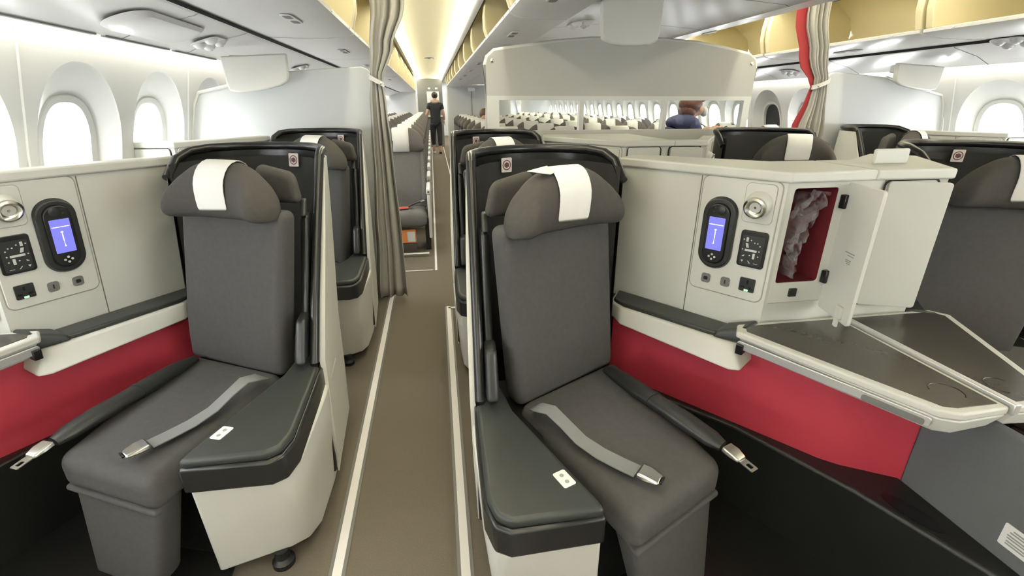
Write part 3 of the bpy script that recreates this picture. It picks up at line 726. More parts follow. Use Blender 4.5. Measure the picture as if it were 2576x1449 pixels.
    if full and door != 'closed':
        x0, x1, z0, z1, yq = 1.048, 1.202, .848, 1.147, 1.415
        V = [Vector(p) for p in ((x0,YF+.001,z0),(x1,YF+.001,z0),(x1,YF+.001,z1),(x0,YF+.001,z1),(x0,yq,z0),(x1,yq,z0),(x1,yq,z1),(x0,yq,z1))]
        ob('cabinet_lining', (V, [(4,5,6,7),(0,1,5,4),(1,2,6,5),(2,3,7,6),(3,0,4,7)]), M['redin'], t, tf, smooth=0, label='dark red felt lining of the cabinet')
        ob('door_catch', box((1.118,YF-.005,.816), (.026,.012,.028)), M['dark'], t, tf, bevel=.002)
    if full:
        H = Vector((1.228,YF-.008,0))
        E = {'open': Vector((1.188,1.082,0)), 'ajar': Vector((1.072,1.180,0)), 'closed': Vector((1.045,YF-.008,0))}[door]
        du = (E-H); w = du.length; du.normalize()
        dz0, dz1 = .762, 1.165
        c = H+du*w/2+Vector((0,0,(dz0+dz1)/2))
        d = ob('cabinet_door', plate(c, du, UZ, rrect(w,dz1-dz0,.010), .010, -.005), M['white'], t, tf, bevel=.002, label='open white cabinet door' if door != 'closed' else None)
        side = -1 if du.cross(Vector(UZ)).x > 0 else 1
        for z in ((1.108, .868) if door == 'open' else ()):
            ob('hinge', box((1.222,YF-.013,z), (.030,.020,.042), .25), M['dark'], d, tf, bevel=.003)
        if door == 'open':
            cc = Vector(c); nn = du.cross(Vector(UZ)).normalized(); sgn = -1 if nn.x > 0 else 1
            uu = du*sgn*-1 if False else du
            def T(o2, ww, hh): return plate(cc+nn*.0055*sgn*-1*-1 if sgn > 0 else cc-nn*.0055, du, UZ, rrect(ww,hh,.0004,1,o2[0],o2[1]), .0006 if sgn > 0 else -.0006)
            rows = [(.000,.052,.0028,.046), (.006,.044,.0022,.030), (.000,.030,.0024,.026), (.000,.025,.0024,.024), (.004,.020,.0022,.018)]
            ob('door_text', merge(*[T((a-.045+.055,b-.045), ww, hh) for a, b, hh, ww in rows]), M['ink'], d, tf, smooth=0, label='small printed lines inside the door')
            ob('door_latch', merge(plate(cc+(nn*.005*sgn), du, UZ, rrect(.028,.040,.004,3,w/2-.045,-(dz1-dz0)/2+.030), .008*sgn), plate(cc+(nn*.005*sgn), du, UZ, rrect(.018,.030,.003,3,w/2-.05,-(dz1-dz0)/2-.004), .006*sgn)), M['white2'], d, tf, bevel=.001)
    if not oddball: pass
    # ledge with dark arm pad
    lt = [(.652,1.61), (.664,1.545), (.862,1.272), (.905,1.205), (.96,1.20), (1.03,1.235), (.71,1.70)]
    lbm = [(.652,1.61), (.655,1.52), (.872,1.150), (.905,1.135), (.985,1.195), (1.03,1.235), (.71,1.70)]
    lg = ob('arm_ledge', prism(lt, .605, .668, lbm), M['white'], t, tf, bevel=.010, seg=3, label='white arm ledge')
    pad = [(.660,1.60), (.674,1.542), (.866,1.283), (.895,1.255), (.93,1.275), (.985,1.285), (.71,1.675)]
    ob('ledge_pad', prism(pad, .667, .684), M['leather'], lg, tf, bevel=.006, seg=3, label='dark pad on the ledge')
    ob('pad_crest', slab([(.868,1.262,.668), (.935,1.185,.668), (1.01,1.225,.668), (.945,1.300,.668)], [(.880,1.258,.688), (.938,1.192,.728), (1.01,1.228,.735), (.945,1.295,.700)], .012, m=3), M['leather'], lg, tf, smooth=60)
    ob('hinge_recess', box((.912,1.166,.672), (.030,.022,.034), .6), M['dark'], lg, tf, bevel=.003)
    # red lower wall
    rw = [Vector((.665,1.60,0)), Vector((.90,1.30,0)), Vector((1.08,1.065,0)), Vector((1.125,1.005,0)), Vector((1.165,.968,0)), Vector((XE-.008,.885,0))]
    o1, i1 = [], []
    for i, p in enumerate(rw):
        tt = (rw[min(i+1, len(rw)-1)]-rw[max(i-1, 0)]).normalized(); nn = Vector((-tt.y, tt.x, 0))
        o1.append((p.x, p.y)); i1.append((p.x+nn.x*.02, p.y+nn.y*.02))
    ob('lower_panel', prism(o1+i1[::-1], .30, .668), M['red'], t, tf, smooth=50, label='red lower panel')
    # black footwell shroud
    sh = [(.655,1.585), (.795,1.385), (.962,1.185), (1.13,.868), (1.235,.60), (XE-.004,.40), (XE-.004,.95), (1.18,1.03), (.94,1.34), (.72,1.66)]
    sb = [(.69,1.60), (.83,1.40), (1.0,1.20), (1.18,.868), (1.275,.60), (XE-.004,.45), (XE-.004,.95), (1.20,1.03), (.96,1.34), (.76,1.66)]
    fs = ob('footwell_shroud', prism(sh, 0, .355, sb), M['blackm'], t, tf, bevel=.012, seg=3, label='black footwell shroud')
    ob('footwell_floor', prism([(.66,1.60), (.83,1.42), (1.01,1.22), (1.20,.868), (1.285,.60), (1.29,.30), (.42,.30), (.42,.66), (.36,.80), (.40,1.2)], .0, .012), M['blackm'], t, tf, bevel=.003, label='black footwell floor')
    if full:
        ob('shroud_hole', plate((1.218,.775,.3555), (.30,-.95,0), (.95,.30,0), circ(.075,20,0,0,.028), .001), M['dark'], fs, tf, smooth=0)
    return t
def side_table(tf, XE, label):
    outl = [(.902,1.185), (.935,1.232), (1.075,1.234), (XE-.012,1.234), (XE-.012,.722), (1.165,.716), (1.125,.735)]
    if XE < 1.3: outl = [(.902,1.185), (.935,1.232), (1.075,1.234), (XE,1.234), (XE,.722), (1.165,.716), (1.125,.735)]
    x1 = outl[3][0]
    t = thing('side_table', tf(((.9+x1)/2,.98,.672)), label, 'table', 'side tables')
    ob('table_top', prism(outl, .700, .722), M['trim'], t, tf, bevel=.006, seg=3)
    ob('table_tray', prism([(p[0]+(.01 if p[0] < 1.0 else 0), p[1]) for p in outl], .652, .700, [(.94,1.17), (.965,1.215), (1.08,1.225), (x1-.01,1.225), (x1-.01,.745), (1.172,.735), (1.14,.75)]), M['white'], t, tf, bevel=.006, seg=3)
    ins = [(.932,1.178), (.950,1.212), (1.08,1.214), (x1-.016,1.214), (x1-.016,.738), (1.170,.738), (1.143,.750)]
    tp = ob('laminate', prism(ins, .7215, .7235), M['table'], t, tf, bevel=.0008, label='dark glossy laminate top')
    a, b = Vector((.902,1.185,0)), Vector((1.125,.735,0)); d = (b-a).normalized()
    c = (a+b)/2+Vector((0,0,.684))
    ob('edge_rail', plate(c, d, UZ, rrect((b-a).length*.96,.026,.008), .008, -.002), M['silver'], t, tf, bevel=.002, label='silver rail along the table edge')
    ob('table_pull', plate(c+d*.165+Vector((0,0,-.004)), d, UZ, rrect(.13,.017,.006), .0015, .0065), M['mgrey'], t, tf, bevel=.0004)
    arc = [(1.213+.036*math.cos(a), .80+.036*math.sin(a), .7236) for a in [math.radians(-60+k*12) for k in range(19)]]
    ob('cup_ring', tube(arc, .0016, 6), M['dark'], tp, tf)
    return t
# centre consoles
def centre_console(oy, yb, label, d3, d6):
    t = thing('centre_console', (XC, 1.3+oy, 0), label, 'console', 'centre consoles')
    half_console(t, TF(0, oy), XC, yb, d3)
    e = .03 if oy == 0 else .10
    half_console(t, TF(2*XC-e, oy, True), XC-e, yb, d6, s0=.16, lamp=oy > 0)
    ob('divider_panel', boxes((XC-.012,.30+oy,.30), (XC+.012,.885+oy,.664)), M['greyfab'], t, bevel=.006, label='grey fabric divider panel')
    ob('table_rail', boxes((XC-.009,.715+oy,.70), (XC+.009,1.236+oy,.731)), M['silver'], t, bevel=.003, label='silver rail between the tables')
    return t
cc = centre_console(0, 1.50, 'white centre console with an open cabinet, between the two front centre seats', 'open', 'ajar')
lo = Vector((XC-.0125,.606,.424))
lb = ob('placard', plate(lo, (0,-1,0), (0,0,1), rrect(.066,.062,.004), .0015), M['label'], cc, label='white printed placard')
ob('placard_text', merge(*[plate(lo, (0,-1,0), (0,0,1), rrect(w,.004,.0008,1,x,z), .0004, .0015) for x, z, w in ((.004,.020,.036),(.002,.013,.042),(0,.004,.044),(-.003,-.003,.036),(.003,-.012,.046),(0,-.019,.040))]), M['ink'], lb, smooth=0)
ob('privacy_tab', boxes((XC+.10,1.36,1.199), (XC+.23,1.372,1.248)), M['white'], cc, bevel=.006, seg=3)
centre_console(1.27, 1.90, 'white centre console below the window divider, in the second row', 'closed', 'ajar')
side_table(TS3, XC, 'dark topped side table beside the red panel, nearer the front dark seat')
side_table(TF(2*XC-.03, 0, True), XC-.03, 'dark topped side table at the right edge, across the silver rail')
side_table(TF(0, 1.27), XC, 'dark topped side table of the second centre row, left of its rail')
side_table(TF(2*XC-.10, 1.27, True), XC-.10, 'dark topped side table of the second centre row, right of its rail')
for tf, lb, tl in ((TC1, 'white window console with control panel beside the light grey front seat', 'dark topped side table at the left edge below the controls'),
               (TS2, 'white window console behind the light grey front seat, under the bulkhead', 'dark topped side table of the second left window seat'),
               (TS7, 'white window console of the far right business seat', 'dark topped side table of the far right window seat')):
    t = thing('window_console', tf((1.1, 1.5, 0)), lb, 'console', 'window consoles')
    half_console(t, tf, 1.225, 1.80 if tf is not TC1 else 1.96, 'closed')
    side_table(tf, 1.215, tl)
# crumpled plastic bag in the open cabinet
V = []; F = []; nu, nv = 15, 26
rnd = random.Random(3)
for j in range(nv):
    v = j/(nv-1); z = 1.135-.275*v
    cx = 1.150-.030*v-.022*math.sin(v*3); hw = .020+.030*math.sin(min(1, v*1.9)*PI)**1+.012*(1-v)
    if v > .75: hw *= (1-v)/.25*.8+.2
    for i in range(nu):
        u = i/(nu-1)*2-1
        yy = 1.262+.045*abs(u)**1.5*.6+.022*math.sin(u*5+v*13)+.016*math.sin(u*11-v*21)+rnd.uniform(-.006,.006)
        V.append(Vector((max(1.056, min(1.194, cx+u*hw+rnd.uniform(-.003,.003))), max(1.252, yy), z+rnd.uniform(-.004,.004))))
for j in range(nv-1):
    for i in range(nu-1): F.append((j*nu+i, j*nu+i+1, (j+1)*nu+i+1, (j+1)*nu+i))
put(ob('plastic_bag', (V, F), M['film'], smooth=25), 'crumpled clear plastic bag inside the open red lined cabinet', 'plastic bag')
g = lathe((1.178,1.258,1.118), (1,-.6,-.2), [(.010,0), (.012,.012), (.008,.03), (.003,.045)], 10)
# small red grip low in the footwell
put(ob('footwell_grip', tube([(1.085,.665,.20), (1.10,.64,.205), (1.12,.61,.205)], [.008,.012,.009], 10), mat('grip_red', (.42,.08,.09), .35)), 'small red pull grip low in the dark footwell at bottom right', 'handle')

# ------------------------------------------------------------------ bulkheads, monitors
YBK = 3.47
def bulk(name, pts, label, mirror=False):
    t = thing(name, ((pts[0][0]+pts[3][0])/2, YBK+.02, 0), label, 'partition')
    n = len(pts)
    V = [Vector((x, YBK, z)) for x, z in pts]+[Vector((x, YBK+.03, z)) for x, z in pts]
    F = [tuple(range(n)), tuple(range(n, 2*n))[::-1]]+[(i, n+i, n+(i+1) % n, (i+1) % n) for i in range(n)]
    ob('panel', (V, F), M['bulk'], t, bevel=.006, smooth=30)
    return t
lp = [(-.385,0), (-.375,.6), (-.375,1.565), (-.392,1.598), (-.43,1.612), (-.65,1.600), (-.88,1.580), (-1.20,1.505), (-1.435,1.452), (-1.476,1.38), (-1.528,1.20), (-1.572,.8), (-1.53,.35), (-1.43,0)]
tL = bulk('bulkhead', lp, 'pale grey bulkhead behind the second left seat')
ob('edge_trim', tube([(x, YBK-.002, z) for x, z in lp[6:12]], .010, 8), M['trim'], tL)
tR = bulk('bulkhead', [(2*XC-x, z) for x, z in lp], 'pale grey bulkhead behind the far right seat')
ob('edge_trim', tube([(2*XC-x, YBK-.002, z) for x, z in lp[6:12]], .010, 8), M['trim'], tR)
def monitor(c, w, ztop, zbot, y, label, skew=0.0, depth=.10):
    t = thing('hanging_monitor', (c, y, zbot), label, 'monitor')
    n = 9; out = []
    for i in range(n):
        a = i/(n-1); out.append((-w/2*.94+w*.94*a, zbot-.012*math.sin(a*PI)+(.012 if i in (0, n-1) else 0)+skew*(a-.5)))
    out += [(w/2,zbot+.05+skew*.5), (w/2*1.03,ztop+skew*.2), (-w/2*1.03,ztop-skew*.2), (-w/2,zbot+.05-skew*.5)]
    ob('housing', plate((c,y,0), (1,0,0), (0,0,1), out, .035), M['trim'], t, bevel=.010, seg=3, smooth=40)
    ob('arm', boxes((c-w*.42,y+.0,zbot+.10), (c+w*.42,y+.07,ztop)), M['ceil'], t, bevel=.01)
monitor(.990, .305, 1.872, 1.664, 2.50, 'white hanging monitor back above the centre divider')
monitor(-1.03, .365, 1.66, 1.475, 3.36, 'white hanging monitor back in front of the left bulkhead', .055)
monitor(3.64, .40, 1.66, 1.505, 3.36, 'white hanging monitor back in front of the right bulkhead', -.055)

# centre divider with three windows
YM = 3.30
t = thing('centre_divider', (XC, YM+.03, 0), 'tall beige cabin divider with a row of three clear windows', 'partition')
top = [(.366,1.20), (.364,1.62), (.378,1.665), (.42,1.70), (.60,1.727), (.825,1.757), (1.05,1.778), (1.31,1.785), (1.57,1.781), (1.80,1.768), (2.02,1.736), (2.20,1.703), (2.25,1.672), (2.268,1.62), (2.262,1.20)]
up = [(.366,1.435)]+top[1:-1]+[(2.266,1.435)]
n = len(up)
def slabXZ(pts, y0, y1):
    n = len(pts); V = [Vector((x, y0, z)) for x, z in pts]+[Vector((x, y1, z)) for x, z in pts]
    return V, [tuple(range(n)), tuple(range(n, 2*n))[::-1]]+[(i, n+i, n+(i+1) % n, (i+1) % n) for i in range(n)]
ob('upper_panel', slabXZ(up, YM, YM+.04), M['mono'], t, smooth=30, label='beige laminate upper panel')
bars = [((.366,1.410),(2.266,1.436)), ((.366,.66),(2.262,1.218)), ((.366,1.218),(.448,1.410)), ((1.000,1.218),(1.030,1.410)), ((1.607,1.218),(1.634,1.410)), ((2.212,1.218),(2.263,1.410))]
ob('window_frame', merge(*[boxes((a[0],YM-.004,a[1]), (b[0],YM+.044,b[1])) for a, b in bars]), M['trim'], t, smooth=0)
ob('base', boxes((.40,YM,0), (2.22,YM+.04,.66)), M['mono'], t)
ob('edge_trim', tube([(x, YM+.02, z) for x, z in [(.366,.66)]+top+[(2.262,.66)]], .018, 10), M['trim'], t, smooth=60)
for (a, b) in ((.448,1.0), (1.03,1.607), (1.634,2.212)):
    ob('pane', boxes((a,YM+.018,1.218), (b,YM+.022,1.410)), M['plexi'], t, smooth=0)
for x, z in ((.405,1.645), (2.228,1.648)):
    ob('bolt', lathe((x,YM,z), (0,-1,0), [(.012,-.002), (.012,.004), (.006,.007)], 14), M['chrome'], t)

# ------------------------------------------------------------------ curtains
def curtain(name, label, y, keys, folds, amp, lining=None, seedv=1):
    """keys: z, x0, x1"""
    t = thing(name, ((keys[-1][1]+keys[-1][2])/2, y, keys[-1][0]), label, 'curtain')
    r = random.Random(seedv); ph = [r.uniform(0, 6) for _ in range(4)]
    zs = []; N = 34
    za, zb = keys[0][0], keys[-1][0]
    for i in range(N+1): zs.append(za+(zb-za)*i/N)
    def kx(z):
        for (z0, a0, b0), (z1, a1, b1) in zip(keys, keys[1:]):
            if z <= z0 and z >= z1:
                s = (z0-z)/(z0-z1); s = s*s*(3-2*s); return a0+(a1-a0)*s, b0+(b1-b0)*s
        return keys[-1][1], keys[-1][2]
    n = 90; rings = []
    for z in zs:
        a, b = kx(z); row = []
        tight = min(1, .35+.65*min(1, abs(z-1.52)/.35))
        for i in range(n):
            u = i/(n-1)
            w = math.sin(u*folds*2*PI+ph[0]+.5*math.sin(z*2+ph[2]))+.45*math.sin(u*folds*3.3*PI+ph[1]+z*.8)
            dx = .05*(b-a)*math.sin(u*folds*4*PI+ph[3])*.6
            row.append(Vector((a+(b-a)*u+dx*.3, y+w*amp*tight, z)))
        rings.append(row)
    ob('cloth', loft(rings, False, False), M['curtain'], t, smooth=80, solid=.004)
    a, b = kx(1.53)
    bandp = [Vector(((a+b)/2+(b-a)*.62*math.cos(q), y+amp*1.35*math.sin(q)*.9, 1.525+.025*math.cos(q)*(1 if seedv == 2 else -1))) for q in [2*PI*i/20 for i in range(21)]]
    ob('tie_back', ribbon(bandp, Vector((0,0,.03)), .005), M['trim'], t, smooth=70)
    ob('tie_stud', lathe(bandp[13 if seedv == 2 else 17]+Vector((0,-.004,0)), (0,-1,0), [(.009,0), (.009,.004), (.004,.007)], 10), M['chrome'], t)
    if lining:
        rl = []
        for z in zs:
            if z < 1.05: break
            a, b = kx(z); q = lining(z)
            rl.append([Vector((a-q+ (q+.02)*u, y+.012+.02*u*(1-u), z)) for u in (0,.15,.4,.7,1)])
        ob('lining', loft(rl, False, False), M['lining'], t, smooth=80, solid=.004, label='red curtain lining')
    return t
curtain('curtain', 'grey pleated curtain tied back at the left bulkhead', 3.40, [(2.21,-.33,-.105), (1.95,-.335,-.125), (1.72,-.36,-.215), (1.53,-.372,-.298), (1.40,-.392,-.285), (1.04,-.412,-.272), (.5,-.45,-.258), (.03,-.49,-.255)], 3.6, .024, seedv=1)
curtain('curtain', 'grey pleated curtain with red lining tied back at the right bulkhead', 3.36, [(2.21,2.60,2.78), (1.95,2.63,2.79), (1.70,2.715,2.86), (1.53,2.80,2.905), (1.40,2.79,2.92), (1.20,2.74,2.95), (.5,2.70,2.96), (.03,2.68,2.97)], 5, .026, lining=lambda z: .075 if z > 1.62 else max(.012, .075-.55*(1.62-z)) if z > 1.53 else min(.05, .012+.16*(1.53-z)), seedv=2)

# ------------------------------------------------------------------ economy cabin
def make_eco():
    t = thing('economy_seat', (0,0,0), 'grey economy seat', 'airline seat', 'economy seats')
    w = .205
    ob('seat_cushion', slab([(-w,-.48,.265), (w,-.48,.265), (w,.02,.26), (-w,.02,.26)], [(-w,-.48,.425), (w,-.48,.425), (w,.02,.385), (-w,.02,.385)], .06, puff=.015), M['ecofab'], t, smooth=60)
    ob('backrest', slab([(-w,-.02,.36), (w,-.02,.36), (w,.09,.36), (-w,.09,.36)], [(-w*.98,.09,.98), (w*.98,.09,.98), (w*.98,.18,.98), (-w*.98,.18,.98)], .035, puffb=.015), M['ecofab'], t, smooth=60)
    ob('side_bolster', slab([(-w,-.05,.45), (-w+.055,-.04,.45), (-w+.055,.05,.45), (-w,.05,.45)], [(-w,.06,.93), (-w+.04,.07,.93), (-w+.04,.14,.93), (-w,.14,.93)], .02), M['ecofab'], t, smooth=60)
    ob('side_bolster', slab([(w-.055,-.04,.45), (w,-.05,.45), (w,.05,.45), (w-.055,.05,.45)], [(w-.04,.07,.93), (w,.06,.93), (w,.14,.93), (w-.04,.14,.93)], .02), M['ecofab'], t, smooth=60)
    rings = []
    for u in (-1,-.97,-.9,-.75,-.55,-.3,0,.3,.55,.75,.9,.97,1):
        au = abs(u); zt = 1.165-.10*max(0, (au-.3)/.7)**2.2; zb = .925+.03*max(0, (au-.7)/.3)**2; fy = .085-.045*max(0, (au-.45)/.55)
        rings.append([(u*w*1.0,fy+.10,zb+.02), (u*w,fy+.02,zb), (u*w,fy-.025,zb+.02), (u*w,fy-.03,(zb+zt)/2), (u*w,fy-.005,zt-.02), (u*w,fy+.035,zt), (u*w,fy+.08,zt-.015), (u*w,fy+.10,zt-.05)])
    h = ob('headrest', loft(rings), M['ecofab2'], t, smooth=70)
    rc = []
    for u in (-.50,-.3,-.08,.12,.30):
        zt = 1.165-.10*max(0, (abs(u)-.3)/.7)**2.2; f = .085
        rc.append([(u*w,f+.103,zt-.05), (u*w,f+.08,zt-.011), (u*w,f+.035,zt+.004), (u*w,f-.009,zt-.017), (u*w,f-.034,1.05), (u*w,f-.030,.935)])
    ob('headrest_cover', loft(rc, False, False), M['cover'], h, smooth=70, solid=.003)
    a = ob('armrest', merge(hexa([(w+.004,-.44,.575), (w+.046,-.44,.575), (w+.046,0,.575), (w+.004,0,.575), (w+.004,-.44,.635), (w+.046,-.44,.635), (w+.046,0,.635), (w+.004,0,.635)], .016)), M['arm'], t, smooth=50)
    ob('arm_panel', merge(slab([(w+.010,-.40,.14), (w+.040,-.40,.14), (w+.040,-.05,.14), (w+.010,-.05,.14)], [(w+.010,-.43,.575), (w+.040,-.43,.575), (w+.040,-.02,.575), (w+.010,-.02,.575)], .01)), M['arm'], t, smooth=50)
    ob('arm_button', box((w+.025,-.4415,.605), (.016,.004,.010)), M['dark'], a)
    ob('seat_leg', merge(boxes((w-.03,-.32,.0), (w+.02,-.28,.265)), boxes((w-.03,-.05,0), (w+.02,-.01,.265)), boxes((w-.02,-.32,.02), (w+.01,-.01,.05))), M['darkg'], t)
    ob('seat_leg', merge(boxes((-w,-.32,.0), (-w+.03,-.28,.265)), boxes((-w,-.05,0), (-w+.03,-.01,.265))), M['darkg'], t)
    for a, b, c in ((-.30,.245,.018), (-.03,.245,.018), (-.55,.03,.012)): ob('seat_tube', tube([(-w,a,b), (w,a,b)], c, 8), M['silver'], t)
    return t
proto = make_eco()
def kids(o): return [c for c in COL.objects if c.parent == o]
PK = {proto.name: kids(proto)}
for c in PK[proto.name]: PK[c.name] = kids(c)
used = [False]
RP = .91
rows_name = ['first', 'second', 'third', 'fourth', 'fifth', 'sixth', 'seventh', 'eighth', 'ninth', 'tenth', 'eleventh', 'twelfth', 'thirteenth']
def place(x, y, sx, label, lvl, arm):
    if not used[0]: r = proto; used[0] = True; first = True
    else: r = proto.copy(); COL.objects.link(r); first = False
    r.location = (x, y, 0); r.scale = (sx, 1, 1); r['label'] = label
    if not first:
        for c in PK[proto.name]:
            nm = c.name.split('.')[0]
            if lvl > 0 and nm in ('seat_leg', 'seat_tube', 'side_bolster'): continue
            if lvl > 1 and nm in ('seat_cushion',) : continue
            if nm in ('arm_panel',) and not arm: continue
            d = c.copy(); COL.objects.link(d); d.parent = r
            for g in PK.get(c.name, []):
                if lvl > 0 and g.name.split('.')[0] == 'arm_button': continue
                e = g.copy(); COL.objects.link(e); e.parent = d
    return r
for blk, xs, nrow, yb, sx in (('left', [(-.30,'aisle'), (-.757,'middle'), (-1.214,'window')], 13, 5.02, 1.0), ('centre', [(.81,'left'), (1.42,'middle'), (2.03,'right')], 9, 5.02, 1.28), ('right', [(2.93,'aisle'), (3.387,'middle'), (3.844,'window')], 13, 5.02, 1.0)):
    for k in range(nrow):
        for x, nm in xs:
            lvl = 0 if (k == 0 and nm == 'aisle') else 1 if k < 3 else 2
            s = sx
            place(x, yb+RP*k, s if blk != 'right' else -s if False else s, 'grey economy seat, %s of the %s block, %s row behind the divider' % ({'aisle':'aisle seat','middle':'middle seat','window':'window seat','left':'left seat','right':'right seat'}[nm], blk, rows_name[k]), lvl, nm in ('aisle', 'right'))
# things lying on the first economy seat
t = thing('loose_seat_belt', (-.33,4.70,.47), 'grey seat belt with a red tag lying on the first left economy seat', 'seat belt')
ob('strap', ribbon([(-.115,4.86,.46), (-.16,4.80,.475), (-.22,4.74,.462), (-.27,4.70,.447)], Vector((.02,-.035,.03)), .004), M['belt'], t)
ob('tag', plate((-.325,4.66,.440), (1,.2,0), (-.2,1,.05), rrect(.11,.06,.01), .006), M['beltred'], t, label='red tag on the belt')
ob('end_fitting', plate((-.14,4.80,.478), (.8,.6,.1), (-.6,.8,.2), rrect(.05,.03,.006), .006), M['silver'], t)
t = thing('snack_packet', (-.31,4.62,.0), 'orange and white snack packet standing under the first left economy seat', 'packet')
ob('wrapper', hexa([(-.40,4.60,.10), (-.215,4.60,.10), (-.215,4.64,.10), (-.40,4.64,.10), (-.40,4.61,.235), (-.215,4.61,.235), (-.215,4.64,.235), (-.40,4.64,.235)], .012), M['snack'], t)
ob('wrapper_label', plate((-.262,4.602,.168), (1,0,0), (0,.05,1), rrect(.075,.10,.006), .004), M['label'], t)
ob('stand', boxes((-.40,4.60,0), (-.215,4.64,.10)), M['carpet2'], t)
# far dividers and galley
def far_div(x0, x1, y, zt, label, col='bulk'):
    t = thing('far_partition', ((x0+x1)/2, y, 0), label, 'partition')
    ob('panel', boxes((x0,y,0), (x1,y+.05,zt)), M[col], t, bevel=.005)
    ob('edge_trim', boxes((x0-.005 if x0 > 0 else x1-.035,y-.01,0), ((x0-.005 if x0 > 0 else x1-.035)+.04,y+.06,zt+.003)), M['trim'], t)
    return t
far_div(-1.44, -.44, 17.0, 1.82, 'grey far partition at the end of the left economy block')
tt = far_div(.44, 2.15, 13.5, 1.87, 'grey far partition behind the centre economy block')
ob('joint', boxes((1.09,13.485,.4), (1.105,13.5,1.75)), M['seam'], tt)
far_div(3.07, 4.06, 17.0, 1.82, 'grey far partition at the end of the right economy block')
put(ob('sign_box', boxes((1.0,13.38,1.72), (1.19,13.46,1.80)), M['led'] if False else M['label'], bevel=.01), 'small white box hanging at the top of the far centre partition', 'sign')
t = thing('galley_unit', (.1, 17.4, 0), 'grey steel galley unit closing the far end of the left aisle', 'galley')
ob('body', boxes((-.42,17.4,0), (.42,18.0,2.19)), M['mgrey'], t)
ob('oven', boxes((-.10,17.37,1.30), (.30,17.40,1.80)), M['silver'], t, bevel=.01)
ob('counter', boxes((-.42,17.32,1.0), (.42,17.4,1.05)), M['trim'], t)
for k, (x, z) in enumerate(((-.02,1.90), (.22,1.90))):
    ob('indicator', boxes((x-.04,17.385,z-.025), (x+.04,17.4,z+.025)), M['label'], t)
t = thing('ceiling_light', (.03,11.5,2.335), 'small oval fixture in the left aisle ceiling', 'light')
ob('bezel', lathe((.03,11.5,2.345), (0,0,-1), [(.13,0), (.12,.02), (.10,.024)], 20), M['mgrey'], t)
ob('lens', merge(lathe((-.02,11.5,2.33), (0,0,-1), [(.035,0), (.03,.015)], 14), lathe((.08,11.5,2.33), (0,0,-1), [(.035,0), (.03,.015)], 14)), M['label'], t)

# ------------------------------------------------------------------ people
def skin_mesh(name, nodes, edges, m, parent, sub=2, tf=None, label=None):
    base = ORG[parent.name]
    me = bpy.data.meshes.new(name)
    me.from_pydata([tuple(Vector(n[0])-base) for n in nodes], edges, [])
    me.materials.append(m)
    o = bpy.data.objects.new(name, me); COL.objects.link(o); o.parent = parent; ORG[o.name] = base
    md = o.modifiers.new('Skin', 'SKIN'); md.use_smooth_shade = True
    for v, n in zip(me.skin_vertices[0].data, nodes):
        r = n[1]; v.radius = (r, r) if not isinstance(r, tuple) else r
    me.skin_vertices[0].data[0].use_root = True
    s = o.modifiers.new('Sub', 'SUBSURF'); s.levels = sub; s.render_levels = sub
    if label: o['label'] = label
    return o
def chain(nodes, edges, start, pts):
    prev = start
    for p in pts:
        nodes.append(p); edges.append((prev, len(nodes)-1)); prev = len(nodes)-1
    return prev
def ball(c, rx, ry, rz, n=14, m=10, cut=None):
    rings = []
    for j in range(m+1):
        a = -PI/2+PI*j/m; 
        rings.append([(c[0]+rx*max(.02,math.cos(a))*math.cos(2*PI*i/n), c[1]+ry*max(.02,math.cos(a))*math.sin(2*PI*i/n), c[2]+rz*math.sin(a)) for i in range(n)])
    return loft(rings)
def fingers(t, wrist, d, side, m):
    wrist, d, side = Vector(wrist), Vector(d).normalized(), Vector(side).normalized()
    cur = d.cross(side).normalized()
    nodes = [(wrist, .024), (wrist+d*.05, .030), (wrist+d*.085, .026)]; edges = [(0,1), (1,2)]
    for k, (o, l) in enumerate(((-.03,.065), (-.01,.078), (.01,.074), (.03,.058))):
        b = wrist+d*.085+side*o
        chain(nodes, edges, 2, [(b, .010), (b+d*l*.5+cur*.008, .009), (b+d*l*.85+cur*.026, .008)])
    b = wrist+d*.03-side*.035
    chain(nodes, edges, 1, [(b, .011), (b+d*.035-side*.012, .010), (b+d*.06-side*.012+cur*.01, .009)])
    return nodes, edges
# cabin crew member walking away in the left aisle
P0 = Vector((.13,15.0,0))
t = thing('person', P0, 'person in dark uniform walking away down the left aisle', 'person')
def w(x, y, z): return P0+Vector((x,y,z))
nodes = [(w(0,0,.92), (.12,.085))]; edges = []
c1 = chain(nodes, edges, 0, [(w(0,0,1.08), (.115,.085)), (w(0,.01,1.26), (.135,.09)), (w(0,.0,1.39), (.10,.07))])
nk = chain(nodes, edges, c1, [(w(0,.01,1.48), .052), (w(0,.02,1.55), .055)])
chain(nodes, edges, nk, [(w(0,.03,1.62), (.078,.09)), (w(0,.03,1.69), (.06,.07))])
for s, ph in ((-1,.10), (1,-.12)):
    chain(nodes, edges, 0, [(w(.09*s,0,.86), .085), (w(.095*s,ph*.6,.50), .058), (w(.09*s,ph-.04,.10), .042), (w(.09*s,ph+.0,.045), .038), (w(.09*s,ph+.13,.03), .032)])
    chain(nodes, edges, c1, [(w(.17*s,0,1.38), .058), (w(.235*s,-.01,1.17), .044), (w((.25 if s > 0 else .33)*s,.06,1.0), .036), (w((.25 if s > 0 else .40)*s,.10,.95 if s > 0 else 1.03), .03)])
body = skin_mesh('body', nodes, edges, M['skin'], t)
n2 = [(w(0,0,.72), (.185,.142))]; e2 = []
c2 = chain(n2, e2, 0, [(w(0,0,.95), (.172,.128)), (w(0,0,1.08), (.155,.118)), (w(0,.01,1.26), (.172,.122)), (w(0,0,1.41), (.15,.105)), (w(0,.0,1.475), (.085,.075))])
for s in (-1, 1): chain(n2, e2, c2-1, [(w(.175*s,0,1.38), .072), (w(.215*s,-.005,1.24), .062)])
